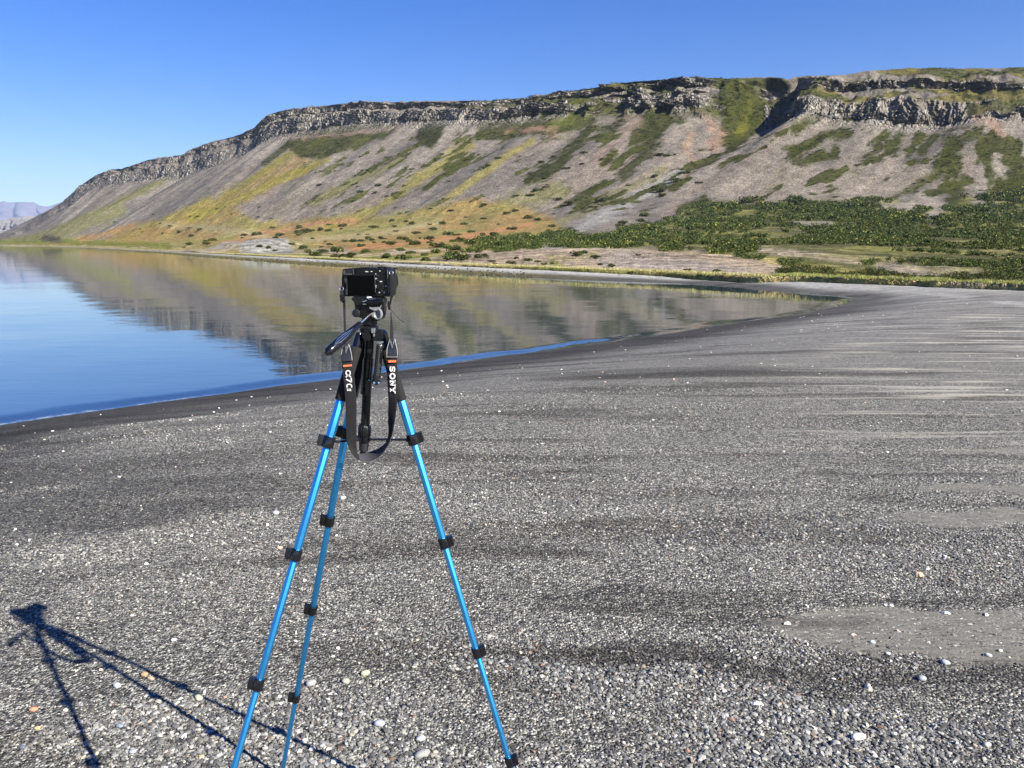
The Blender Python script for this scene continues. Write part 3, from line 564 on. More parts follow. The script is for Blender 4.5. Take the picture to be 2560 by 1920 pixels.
# individually placed shrubs, read off the slope
near_b = [(845,632,36),(880,640,26),(1130,640,30),(690,627,12),(915,632,22),(808,632,26),(760,622,22),(770,632,18),(790,640,30),(845,644,32),(870,645,22),(1000,628,22),(1025,635,26),(1090,634,26),(1060,640,22),(1115,622,34),(1140,630,40),(1185,628,26),(1200,632,20),(1270,625,20),(1305,620,22),(1335,612,20),(1380,660,14),(905,617,18),(930,602,14),(885,605,20),(862,604,16),(820,578,18),(805,575,16),(770,580,26),(745,582,16),(700,590,20),(690,597,16),(640,588,22),(610,590,14),(605,597,12),(670,620,16),(740,606,16),(730,612,14)]
shore_b = [(1228,655,16),(1290,648,14),(1320,654,18),(1345,657,14),(1440,640,30),(1460,634,22),(1487,647,24),(1500,662,16),(1530,668,20),(1595,640,12),(1715,684,18),(1790,688,22),(1235,660,12),(1280,660,22),(1360,664,16)]
for x, y, w in near_b: bush(x, y, w, 'leafy bush on yellow grass behind the far shore, ' + ('left of the tripod camera' if x < 840 else 'directly above the tripod camera' if x < 1000 else 'right of the tripod camera'), 'bushes on the yellow grass behind the far shore')
for x, y, w in shore_b: bush(x, y, w, 'green bush on the bare pinkish gravel bank, ' + ('at its left end' if x < 1400 else 'on its middle part' if x < 1650 else 'at its right end by the shore grass'), 'bushes on the gravel bank by the bay')
nb = 0
for _ in range(900):
    if nb >= 62: break
    x = rng.uniform(420, 1280); y = 640 - (x - 100) * .03 - abs(rng.normal()) * 30
    if y < 555 - (x - 400) * .055 or y > 622: continue
    bush(x, y, rng.uniform(8, 20), 'small dark bush dotting the golden grass under the scree, ' + ('left of the tripod camera' if x < 840 else 'right of the tripod camera'), 'small bushes dotting the golden grass'); nb += 1
nb = 0
for _ in range(900):
    if nb >= 70: break
    x = rng.uniform(150, 1750); y = rng.uniform(380, 600)
    if y < 610 - (x - 0) * .20 or y > 596 - (x - 150) * .045: continue
    bush(x, y, rng.uniform(6, 16) * (.6 + x / 2000), 'dark shrub clump lying along the grey scree, ' + ('on the left part of the mountain' if x < 700 else 'on the middle of the mountain' if x < 1250 else 'on the slope left of the ravine'), 'shrub clumps on the grey scree', .3); nb += 1
for x, y, w in [(945,338+127,18),(1343,478,24),(1365,470,16),(1325,490,18),(1640,470,18),(1645,480,26),(1690,455,30),(1220,415,16),(1212,422,14),(1655,490,20),(1500,505,26),(1560,512,14),(1395,500,20),(1425,512,24),(1290,528,18),(1270,535,20),(1320,545,26),(1345,550,20),(1380,568,20),(1425,572,14),(1370,577,12),(1280,575,22),(1405,590,16),(1545,595,24),(1560,560,26),(1610,540,26),(1600,555,22),(1550,565,18),(1590,575,34)]:
    bush(x, y, w, 'dark green shrub clump on the rocky fan between the golden grass and the thicket', 'shrub clumps on the rocky fan', .42)
# the thicket: one mass of low birch and willow
def scatter_bushes(n, test, smin, smax, seed, hk=.6):
    r = np.random.default_rng(seed); VS, FS, CS = [], [], []; off = 0; flat = G.reshape(-1, 3)
    cand = np.nonzero(test.ravel() > .5)[0]
    wgt = (FPX / flat[cand, 1]) ** .0
    # equal density over the picture of the slope
    gx = (PXd.ravel()[cand] / 6).astype(int); gy = (PYd.ravel()[cand] / 4).astype(int); key_ = gy * 1000 + gx
    u_, inv_, cnt = np.unique(key_, return_inverse=True, return_counts=True); w = 1 / cnt[inv_]; w /= w.sum()
    for k in r.choice(cand, n, p=w):
        P = flat[k]; s = r.uniform(smin, smax) * (.6 + .8 * vn(np.array(P[0] * .03), np.array(P[1] * .03), 7)) * P[1] / FPX; v, f, c = lite[int(r.integers(0, 6))]; a = r.uniform(0, 6.28); ca_, sa_ = math.cos(a), math.sin(a)
        vv_ = v.copy(); vv_ = np.stack([(v[:, 0] * ca_ - v[:, 1] * sa_) * s, (v[:, 0] * sa_ + v[:, 1] * ca_) * s, v[:, 2] * s * hk * 2], 1) + P
        tone = r.uniform(.7, 1.25) * np.array([1, 1, 1]) if r.random() > .12 else np.array([1.9, 1.5, 1.2])
        VS.append(vv_); FS.append(f + off); CS.append(c * tone); off += len(v)
    return np.concatenate(VS), np.concatenate(FS), np.concatenate(CS)
gap = fbm(G[..., 0] * .045, G[..., 1] * .03, 160, 4)
opn = np.maximum.reduce([stroke([(2210,520),(2280,515)], 30, .5, 122), stroke([(2310,500),(2350,520),(2330,540)], 34, .5, 123), stroke([(1980,555),(2080,560)], 14, .5, 125), stroke([(1900,625),(2050,640),(2150,655)], 18, .6, 126), stroke([(2200,672),(2330,684),(2450,690)], 26, .5, 127)])
tst = tw * (gap + .30 * (fbm(G[..., 0] * .13, G[..., 1] * .09, 162, 2) - .5) > .415 + .05 * ss(560, 670, PYd) + .13 * ss(575, 505, PYd + .0 * PXd) * ss(1700, 1800, PXd)) * (opn < .4) * (np.abs(PXd - 1280) < 1700)
for _x, _y, _w in [(1010,600,26),(1040,612,30),(1075,600,24),(1120,588,26),(1090,618,34),(1150,605,30),(1180,612,34),(1215,600,24),(1235,590,26),(980,612,24),(955,598,18),(1245,620,40),(1200,645,30),(1160,650,40),(1120,650,36),(1060,655,34),(1010,650,30),(960,645,36),(1300,605,24),(1265,600,20)]: bush(_x, _y, _w, 'rounded dark bush among orange and yellow grass left of the big thicket', 'bushes left of the thicket')
v, f, c = scatter_bushes(7600, tst, 6, 18, 3)
tag(link('birch_thicket', np_mesh('birch_thicket', v, f, m_leaf, False, cols=c * np.array([1.05, 1.05, 1.0]))), kind='stuff')
# row of bushes along the back of the beach, right half
tst = stroke([(1960,688),(2060,690),(2200,700),(2320,708),(2450,705),(2600,715),(2900,735)], 20, .4, 161) * (gap > .3)
v, f, c = scatter_bushes(700, tst, 9, 20, 4, .6)
tag(link('shore_scrub', np_mesh('shore_scrub', v, f, m_leaf, False, cols=c)), kind='stuff')
v, f, c = scatter_bushes(6500, (MATS > .5) * (tw < .5) * (PYd < 620) * (vv < 10), 3.2, 8.0, 8, .22)
tag(link('heath_mats', np_mesh('heath_mats', v, f, m_leaf, False, cols=c * .9)), kind='stuff')
# grass along the bank
def grass(n, px0, px1, dmin, dmax, hmin, hmax, seed, cols_, name):
    r = np.random.default_rng(seed); px = r.uniform(px0, px1, n); Dd = bank_xy(px) * (1 + r.uniform(dmin, dmax, n)); X = (px - 1280) / (FPX * cp + 349 * sp) * Dd
    clump = vn(X * 1.2, Dd * 1.2, 5); h = r.uniform(hmin, hmax, n) * (.35 + clump); z = .05 + (Dd / bank_xy(px) - 1) * 2
    z = np.where(Dd / bank_xy(px) < 1.003, -.1, .10 + 0 * z)
    lean = r.normal(size=(n, 2)) * .35 * h[:, None]; a = r.uniform(0, 6.28, n); wd = .012 + .012 * r.random(n)
    dx = np.cos(a) * wd; dy = np.sin(a) * wd
    v = np.stack([np.stack([X - dx, Dd - dy, z - .05], 1), np.stack([X + dx, Dd + dy, z - .05], 1), np.stack([X + lean[:, 0], Dd + lean[:, 1], z + h], 1)], 1).reshape(-1, 3)
    c = np.array(cols_)[r.integers(0, len(cols_), n)] * r.uniform(.7, 1.2, n)[:, None]
    me_ = np_mesh(name, v, np.arange(n * 3).reshape(-1, 3), m_grass, False, cols=np.repeat(c, 3, 0)); tag(link(name, me_), kind='stuff')
m_grass = mat('bank_grass', (.2, .2, .05), .8, spec=.2); t = NT(m_grass); t.l(t.n('Attribute', attribute_name='Col').outputs['Color'], t.b.inputs['Base Color'])
grass(42000, 1940, 3400, .001, .05, .06, .17, 1, [(.36,.36,.10),(.24,.28,.06),(.44,.40,.18),(.13,.18,.04)], 'bank_grass')
grass(9000, 300, 1960, .004, .05, .04, .11, 2, [(.40,.37,.15),(.30,.30,.10),(.46,.40,.20)], 'shore_grass')
# stones with weed along the far waterline
ico_v = []; bm = bmesh.new(); bmesh.ops.create_icosphere(bm, subdivisions=1, radius=1); ico_v = np.array([v.co[:] for v in bm.verts]); ico_f = np.array([[v.index for v in f.verts] for f in bm.faces]); bm.free()
bm = bmesh.new(); bmesh.ops.create_icosphere(bm, subdivisions=2, radius=1); ico2_v = np.array([v.co[:] for v in bm.verts]); ico2_f = np.array([[v.index for v in f.verts] for f in bm.faces]); bm.free()
def stones(n, X, Y, Z, size, cols_, flat, seed, base=(ico_v, ico_f), buried=.2):
    r = np.random.default_rng(seed); bv, bf = base; q = r.normal(size=(n, 4)); q /= np.linalg.norm(q, axis=1)[:, None]; w, x, y, z = q.T
    sc = np.stack([size * r.uniform(.75, 1.35, n), size * r.uniform(.7, 1.05, n), size * flat * r.uniform(.7, 1.1, n)], 1)
    v = bv[None] * (1 + .55 * (r.random((n, len(bv), 1)) - .5)) * sc[:, None]
    # spin about z and tilt a little
    a = r.uniform(0, 6.28, n); ti = r.normal(size=n) * .45; ca_, sa_ = np.cos(a)[:, None], np.sin(a)[:, None]; ct, st = np.cos(ti)[:, None], np.sin(ti)[:, None]
    y1 = v[..., 1] * ct - v[..., 2] * st; z1 = v[..., 1] * st + v[..., 2] * ct; x1 = v[..., 0] * ca_ - y1 * sa_; y2 = v[..., 0] * sa_ + y1 * ca_
    P = np.stack([x1 + X[:, None], y2 + Y[:, None], z1 + (Z + sc[:, 2] * (1 - 2 * buried))[:, None]], -1)
    f = bf[None] + (np.arange(n) * len(bv))[:, None, None]
    return P.reshape(-1, 3), f.reshape(-1, bf.shape[1]), np.repeat(cols_, len(bv), 0)
m_stone = mat('stone', (.3, .3, .3), .75, spec=.3); t = NT(m_stone); sc_ = t.n('Attribute', attribute_name='Col').outputs['Color']; nz = t.noise(t.pos(), 300, 3, .6)
t.l(t.mix(1.0, sc_, t.ramp(nz, [(.35, (.75,) * 3), (.65, (1.15,) * 3)]), 'MULTIPLY'), t.b.inputs['Base Color'])
r = np.random.default_rng(11); n = 700; px = r.uniform(330, 1330, n); P = at_z(px, ip(px, [(a, b) for a, b in far_px[::-1]]) - r.uniform(-1.0, 5, n) * ss(200, 900, px), WZ)
sz = r.uniform(.04, .11, n) * (P[:, 1] / 90) ** .5; zz, _ = beach_z(P[:, 0], P[:, 1]); cc = np.array([[.03,.028,.012],[.07,.055,.012],[.09,.08,.02],[.06,.06,.055]])[r.integers(0, 4, n)]
v, f, c = stones(n, P[:, 0], P[:, 1], zz, sz, cc, .7, 12); tag(link('weedy_stones', np_mesh('weedy_stones', v, f, m_stone, False, cols=c)), kind='stuff')
# ------------------------------------------------------------------ pebbles of the beach
pal = np.array([[.30,.30,.295],[.20,.20,.20],[.42,.42,.41],[.13,.13,.135],[.07,.07,.075],[.36,.345,.31],[.26,.255,.235],[.17,.185,.20],[.55,.53,.48],[.33,.26,.20],[.30,.19,.14]])
pw = np.array([.20,.20,.09,.16,.12,.07,.08,.05,.02,.012,.010]); pw /= pw.sum()
def sample_pebbles(n, r0, r1, az0, az1, s0, s1, seed, palk=None):
    r = np.random.default_rng(seed); rad = np.sqrt(r.uniform(r0 * r0, r1 * r1, n * 2)); az = r.uniform(az0, az1, n * 2); X = rad * np.sin(az); Y = rad * np.cos(az)
    patch = fbm(X * 1.1, Y * 2.6, 200, 4); keep = (r.random(n * 2) < (.25 + 1.4 * ss(.38, .62, patch)) * (1 - .75 * dark_mask(X, Y))) & (r.random(n * 2) > sand_mask(X, Y) * .94); X = X[keep][:n]; Y = Y[keep][:n]; patch = patch[keep][:n]; m = len(X)
    Z, dd = beach_z(X, Y); ok = dd > .25; X, Y, Z, patch = X[ok], Y[ok], Z[ok], patch[ok]; m = len(X)
    sz = s0 + (s1 - s0) * r.random(m) ** 4.5; sz *= .6 + .5 * ss(.35, .65, patch)
    k = r.choice(len(pal), m, p=pw); c = pal[k] * (1 - .4 * dark_mask(X, Y))[:, None] * np.array([.80, .795, .76]) * r.uniform(.4, 1.5, m)[:, None]
    return X, Y, Z, sz, c
A0, A1 = -.78, .78
VS = []; off = 0; FS = []; CS = []
def add_block(n, r0, r1, s0, s1, flat, seed):
    global off
    X, Y, Z, sz, c = sample_pebbles(n, r0, r1, A0, A1, s0, s1, seed); v, f, c = stones(len(X), X, Y, Z, sz, c, flat, seed + 1, buried=.25)
    VS.append(v); FS.append(f + off); CS.append(c); off += len(v)
add_block(90000, 1.35, 3.0, .0020, .0118, .5, 300)
add_block(80000, 3.0, 5.2, .0026, .0100, .5, 310)
add_block(60000, 5.2, 9.5, .0038, .010, .6, 320)
# pale shells and bits of shell strewn over the whole beach
r = np.random.default_rng(77); n = 1500; rad = 1.5 + 26 * r.random(n) ** 1.3; az = r.uniform(A0, A1, n); X = rad * np.sin(az); Y = rad * np.cos(az); Z, dd = beach_z(X, Y); ok = dd > .5; X, Y, Z, rad = X[ok], Y[ok], Z[ok], rad[ok]
c = np.array([[.80,.78,.72],[.72,.66,.56],[.85,.84,.80],[.70,.52,.42]])[r.integers(0, 4, len(X))]
v, f, c = stones(len(X), X, Y, Z, (.002 + .008 * r.random(len(X)) ** 2.5) * (1 + rad / 18), c, .45, 78, buried=.1); VS.append(v); FS.append(f + off); CS.append(c); off += len(v)
tag(link('beach_pebbles', np_mesh('beach_pebbles', np.concatenate(VS), np.concatenate(FS), m_stone, False, cols=np.concatenate(CS))), kind='stuff')
# larger stones and shells one can point at
def lone_stone(px, py, wpx, col, label, cat='stone', flat=.55, el=1.0):
    g = at_z(px, py, 0); z = ground_at(g[0], g[1]); g = at_z(px, py, z); s = wpx * g[1] / FPX / 2
    rs = np.random.default_rng(int(px * 7 + py)); fr = rs.normal(size=(5, 3)) * 1.4; ph = rs.uniform(0, 6, 5)
    d = 1 + .07 * np.sin(ico2_v @ fr.T + ph).sum(1); v = ico2_v * d[:, None]; v = np.sign(v) * np.abs(v) ** .9 * np.array([1, .72 / el, flat])
    a = rs.uniform(-.5, .5); v = v @ np.array([[math.cos(a), math.sin(a), 0], [-math.sin(a), math.cos(a), 0], [0, 0, 1]]); v = v * s; v[:, 2] += s * flat * .55
    me_ = np_mesh('stone', v, ico2_f, m_stone, True, cols=np.tile(np.array(col), (len(v), 1))); o = link('stone', me_, loc=g); tag(o, label, cat); return o
def shell(px, py, wpx, col, label, tilt=.25, up=True):
    g = at_z(px, py, 0); z = ground_at(g[0], g[1]); g = at_z(px, py, z); s = wpx * g[1] / FPX / 2
    rs = np.random.default_rng(int(px * 3 + py)); nr_, na = 9, 26; V_ = []; C_s = []
    for side in (0, 1):
        for i in range(nr_):
            q = i / (nr_ - 1)
            for j in range(na):
                a = (j / (na - 1) - .5) * 2.9; rr_ = q * (1 + .05 * math.cos(a * 9)) * (1 - .12 * abs(a / 1.45) ** 2)
                x = math.sin(a) * rr_; y = math.cos(a) * rr_ * .85 - .4; h = .50 * (1 - ((q - .35) / .65) ** 2 if q > .35 else math.sqrt(max(0, q / .35))) * math.cos(a * .45)
                V_.append((x, y, h - side * .07)); C_s.append(np.array(col) * (1 - .22 * (i % 3 == 1)) * (1 if side == 0 else .9))
    V_ = np.array(V_) * s; a = rs.uniform(-2.5, 2.5); V_ = V_ @ np.array([[math.cos(a), math.sin(a), 0], [-math.sin(a), math.cos(a), 0], [0, 0, 1]])
    f1_ = grid_faces(nr_, na); f2_ = f1_[:, ::-1] + nr_ * na
    rim = [(k, k + 1, k + 1 + nr_ * na, k + nr_ * na) for k in range((nr_ - 1) * na, nr_ * na - 1)] + [(i * na, (i + 1) * na, (i + 1) * na + nr_ * na, i * na + nr_ * na) for i in range(nr_ - 1)] + [(i * na + na - 1, (i + 1) * na + na - 1, (i + 1) * na + na - 1 + nr_ * na, i * na + na - 1 + nr_ * na) for i in range(nr_ - 1)]
    me_ = np_mesh('shell', V_, np.concatenate([f1_, f2_, np.array(rim)]), m_shell, True, cols=np.array(C_s)); o = link('shell', me_, loc=g); o.rotation_euler = (rs.normal() * tilt, rs.normal() * tilt, 0); o.location.z += s * .06; tag(o, label, 'shell'); return o
m_shell = mat('shell', (.8, .78, .7), .45, spec=.4); t = NT(m_shell); t.l(t.n('Attribute', attribute_name='Col').outputs['Color'], t.b.inputs['Base Color'])
WH = (.84, .82, .77); CR = (.80, .68, .52); PK = (.78, .52, .40)
shell(2293,1438,36,(.78,.50,.30),'large orange-brown clam shell on the gravel above the sand strip at right')
shell(2318,1424,22,WH,'white shell just above the orange-brown clam shell')
shell(1970,1561,28,WH,'white shell at the left end of the bare sand strip')
shell(2132,1588,24,PK,'pinkish orange shell lying on the middle of the bare sand strip')
shell(2363,1535,28,WH,'white curved shell at the upper edge of the sand strip, near the right border')
shell(2466,1538,22,WH,'white shell on the upper edge of the sand strip, rightmost of the white shells there')
shell(1892,1761,40,WH,'big white broken shell tilted up on the coarse gravel below the sand strip')
shell(2170,1720,36,CR,'cream coloured curved shell in the coarse gravel right below the sand strip')
shell(2036,1823,26,WH,'small white shell fragment above left of the long white bone-like piece')
lone_stone(2147,1846,40,(.84,.82,.78),'long knobbly white shell piece in the coarse gravel at lower right','shell',.45,1.6)
lone_stone(2089,1860,26,(.30,.30,.30),'rounded grey stone just left of the long white shell piece')
lone_stone(2466,1864,24,(.42,.40,.36),'rounded pale grey stone near the lower right corner')
lone_stone(2305,1699,26,(.30,.31,.33),'grey stone in the dark gravel under the right part of the sand strip')
lone_stone(2362,1658,26,(.40,.41,.44),'bluish grey pointed stone at the lower edge of the sand strip')
shell(2017,1516,18,WH,'small white shell on the gravel above the left end of the sand strip')
lone_stone(2229,1516,14,WH,'round white pebble at the top of the sand strip, right one of two','pebble'); lone_stone(2213,1514,11,WH,'round white pebble at the top of the sand strip, left one of two','pebble')
lone_stone(2182,1607,14,(.62,.68,.74),'bluish white pebble at the lower edge of the sand strip','pebble'); lone_stone(2219,1635,14,WH,'white pebble just below the lower edge of the sand strip','pebble')
shell(2019,1611,16,CR,'small cream shell at the lower left edge of the sand strip')
shell(1875,1425,20,WH,'thin white shell in the dark gravel well above the sand strip'); shell(2363,1395,22,WH,'white shell uppermost in the gravel near the right border')
lone_stone(2470,1640,20,(.40,.40,.39),'grey stone at the right lower rim of the sand strip'); lone_stone(2500,1628,14,(.60,.55,.42),'pale yellowish pebble beside the grey stone at the rim of the sand strip','pebble')
shell(1000,1854,24,WH,'white angular shell piece between the tripod legs near the bottom'); lone_stone(1055,1889,48,(.25,.25,.24),'largest flat dark grey stone between the tripod legs at the bottom',flat=.4,el=1.3)
lone_stone(1052,1849,28,(.38,.39,.39),'flat light grey stone above the large dark grey stone'); lone_stone(1088,1882,16,(.45,.42,.28),'yellowish stone right of the large dark grey stone')
shell(782,1873,26,CR,'cream shell right of the middle tripod leg near the bottom, below the leg shadow'); shell(698,1743,24,WH,'bright white shell between the left and middle tripod legs, upper of the two'); shell(705,1760,20,WH,'thin curved white shell just under the bright white shell between the legs')
shell(739,1603,16,WH,'small white shell left of the middle tripod leg shadow side'); shell(810,1588,16,WH,'small white shell right of the middle tripod leg halfway down')
lone_stone(913,1686,28,(.42,.38,.26),'long tan stone between the middle and right tripod legs',el=1.5); lone_stone(777,1711,26,(.30,.30,.29),'grey stone right beside the middle tripod leg'); lone_stone(865,1706,24,(.34,.33,.26),'olive grey pair-like stone left of the long tan stone')
lone_stone(949,1812,28,(.34,.36,.42),'bluish grey stone in the lower middle between the legs')
lone_stone(84,1776,24,(.42,.20,.12),'reddish brown stone at lower left, left of the tripod leg shadow'); lone_stone(56,1870,20,(.09,.11,.15),'dark blue-black stone in the lower left corner'); lone_stone(361,1688,20,(.38,.25,.13),'rusty brown stone between the two long leg shadows, left of two')
lone_stone(377,1697,18,(.40,.27,.19),'reddish tan stone between the two long leg shadows, right of two'); shell(443,1760,24,(.80,.66,.58),'pinkish white shell between the long leg shadows'); lone_stone(497,1747,26,(.46,.44,.30),'pale olive stone touching the upper leg shadow')
shell(511,1732,22,WH,'white shell lying across the upper leg shadow'); lone_stone(240,1886,18,(.55,.50,.33),'yellowish stone right of the lowest leg shadow'); lone_stone(300,1818,24,(.20,.24,.29),'blue grey oval stone between the lower leg shadows')
lone_stone(332,1881,20,(.27,.30,.36),'blue grey stone near the bottom edge left of the tripod'); shell(408,1803,26,(.80,.58,.50),'pink shell left of the front tripod leg'); shell(459,1842,30,WH,'large white shell left of the front tripod leg near the bottom')
lone_stone(93,1822,18,(.62,.40,.18),'orange stone at the lower left'); shell(367,1742,22,WH,'white shell half in the middle leg shadow'); lone_stone(292,1716,28,(.40,.41,.41),'light grey angular stone between the leg shadows'); lone_stone(435,1601,16,(.55,.56,.58),'pale grey pebble alone above the leg shadows','pebble')
lone_stone(689,1285,20,(.50,.50,.46),'pale oval stone left of the front tripod leg, halfway up',flat=.6); lone_stone(699,1371,16,(.62,.40,.28),'orange pink pebble left of the front tripod leg','pebble'); shell(669,1313,16,WH,'white shell below the pale oval stone left of the tripod'); lone_stone(858,1246,15,WH,'white pebble right of the shaded tripod leg','pebble')
# ------------------------------------------------------------------ tripod and camera
m_black = speck_mat('black_plastic', (.006, .006, .007), .34, .3, 400, spec=.35)
m_gloss = mat('gloss_black', (.005, .005, .008), .16, spec=.55, coat=.15)
m_rub = speck_mat('black_rubber', (.011, .011, .012), .55, .35, 500, bump=.3)
m_foam = speck_mat('foam', (.019, .019, .020), .95, .35, 900, spec=.2, bump=.6)
m_silver = speck_mat('bare_metal', (.72, .72, .72), .25, .1, 200, metal=1)
m_grey = speck_mat('grey_plastic', (.16, .165, .175), .45, .2, 300)
m_dgrey = speck_mat('dark_grey_metal', (.06, .062, .07), .4, .2, 300)
m_fab = speck_mat('strap_webbing', (.014, .0135, .015), .85, .4, 1400, spec=.25, bump=.6)
m_fabin = speck_mat('strap_lining', (.040, .040, .048), .8, .25, 1200, spec=.3, bump=.4)
m_lea = speck_mat('strap_leather', (.018, .018, .023), .28, .3, 500, spec=.7, bump=.25)
m_edge = speck_mat('leather_edge', (.34, .34, .33), .6, .2, 600)
m_or = mat('orange_stitch', (.85, .16, .06), .6); m_wht = mat('white_print', (.62, .62, .62), .6)
m_scr = mat('camera_screen', (.001, .001, .0015), .25, spec=.12); m_glass = mat('dark_glass', (.003, .004, .01), .03, spec=.9)
m_blue = mat('blue_anodised_metal', (.04, .40, .86), .48, metal=1, spec=.6); t = NT(m_blue)
bz = t.noise(t.pos((1, 1, 1)), 40, 4); t.l(t.math('MULTIPLY_ADD', bz, .12, .40), t.b.inputs['Roughness'])
m_blue.node_tree.nodes['Principled BSDF'].inputs['Coat Weight'].default_value = .7; m_blue.node_tree.nodes['Principled BSDF'].inputs['Coat Roughness'].default_value = .45
def bm_obj(name, bm, mt, parent, smooth=True, bevel=None, ang=35):
    bmesh.ops.recalc_face_normals(bm, faces=bm.faces)
    if bevel:
        es = [e for e in bm.edges if len(e.link_faces) == 2 and e.calc_face_angle(0) > math.radians(ang)]
        bmesh.ops.bevel(bm, geom=es, offset=bevel, segments=2, profile=.6, affect='EDGES', clamp_overlap=True)
    me_ = bpy.data.meshes.new(name); bm.to_mesh(me_); bm.free(); me_.materials.append(mt)
    if smooth:
        for p in me_.polygons: p.use_smooth = True
        try: me_.set_sharp_from_angle(angle=math.radians(15 if bevel and bevel < .003 else ang))
        except Exception: pass
    o = link(name, me_)
    if parent:
        o.parent = parent; me_.transform(Matrix.Translation(-ORG[parent.name]) if parent.name in ORG else Matrix()); ORG[o.name] = ORG.get(parent.name, Vector())
    return o
ORG = {}
def frame(a, b, hint=Vector((0, -1, 0))):
    z = (b - a).normalized(); x = hint.cross(z)
    if x.length < 1e-4: x = Vector((1, 0, 0)).cross(z)
    x.normalize(); y = z.cross(x); return x, y, z
def sweep(bm, pts_, prof, hint=Vector((0, -1, 0)), caps=True, scales=None):
    rings = []; n = len(prof)
    for i, p in enumerate(pts_):
        a = pts_[max(i - 1, 0)]; b = pts_[min(i + 1, len(pts_) - 1)]; x, y, z = frame(a, b, hint); s = scales[i] if scales else 1
        rings.append([bm.verts.new(p + x * (u * s) + y * (w * s)) for u, w in prof])
    for i in range(len(rings) - 1):
        for j in range(n): bm.faces.new((rings[i][j], rings[i][(j + 1) % n], rings[i + 1][(j + 1) % n], rings[i + 1][j]))
    if caps: bm.faces.new(rings[0][::-1]); bm.faces.new(rings[-1])
def circ(r, n=20, rot=0, sy=1): return [(r * math.cos(2 * math.pi * (k + rot) / n), r * sy * math.sin(2 * math.pi * (k + rot) / n)) for k in range(n)]
def tube(bm, pts_, r, n=20):
    if not hasattr(r, '__len__'): r = [r] * len(pts_)
    sweep(bm, pts_, circ(1, n), scales=r)
def box(bm, c, x, y, z, sx, sy, sz):
    vs = [bm.verts.new(c + x * (i * sx / 2) + y * (j * sy / 2) + z * (k * sz / 2)) for i in (-1, 1) for j in (-1, 1) for k in (-1, 1)]
    for q in ((0, 1, 3, 2), (4, 6, 7, 5), (0, 4, 5, 1), (2, 3, 7, 6), (0, 2, 6, 4), (1, 5, 7, 3)): bm.faces.new([vs[k] for k in q])
def slab(bm, pts_, Y, th):
    f = [bm.verts.new(V(x, y, Y - th / 2)) for x, y in pts_]; dv = Vector((0, th, 0)); b = [bm.verts.new(v.co + dv) for v in f]; n = len(f)
    bm.faces.new(f); bm.faces.new(b[::-1])
    for k in range(n): bm.faces.new((f[k], b[k], b[(k + 1) % n], f[(k + 1) % n]))
A_hub = Vector((-.354, 1.930, 1.455))
feet0 = {'L': Vector((-.801, 1.601, 0)), 'M': Vector((-.757, 2.268, 0)), 'R': Vector((.080, 1.933, 0))}
axis_px = {'L': ((837, 1050), (585, 1920)), 'M': ((846, 1181), (711, 1900)), 'R': ((1018, 1050), (1271, 1895))}
clamp_y = {'L': (1106, 1388, 1712, 2078), 'M': (1082, 1303, 1525, 1745), 'R': (1099, 1358, 1632, 1905)}
widths = {'L': (.0215, .0190, .0172, .0155, .0138), 'M': (.0215, .0190, .0172, .0155, .0138), 'R': (.0208, .0178, .0162, .0148, .0132)}
ORG_T = Vector((-.47, 1.93, 0)); trip = empty('tripod', ORG_T); ORG[trip.name] = ORG_T
tag(trip, 'blue metal camera tripod with black head standing on the gravel beach', 'tripod')
line = {}
for k in 'LMR':
    st = A_hub + Vector((feet0[k].x - A_hub.x, feet0[k].y - A_hub.y, 0)).normalized() * .035; en = feet0[k]
    def yd(py):
        lo, hi = -.2, 1.4
        for _ in range(50):
            m = (lo + hi) / 2
            if to_px(np.array(st + (en - st) * m))[1] < py: lo = m
            else: hi = m
        return (st + (en - st) * lo).y
    (xa, ya), (xb_, yb) = axis_px[k]; Pa = V(xa, ya, yd(ya)); Pb = V(xb_, yb, yd(yb)); line[k] = (Pa, (Pb - Pa))
def on_leg(k, py):
    a, d = line[k]; lo, hi = -2, 3
    for _ in range(60):
        m = (lo + hi) / 2
        if to_px(np.array(a + d * m))[1] < py: lo = m
        else: hi = m
    return a + d * lo
tw_a = {'L': 10, 'M': 0, 'R': 22}
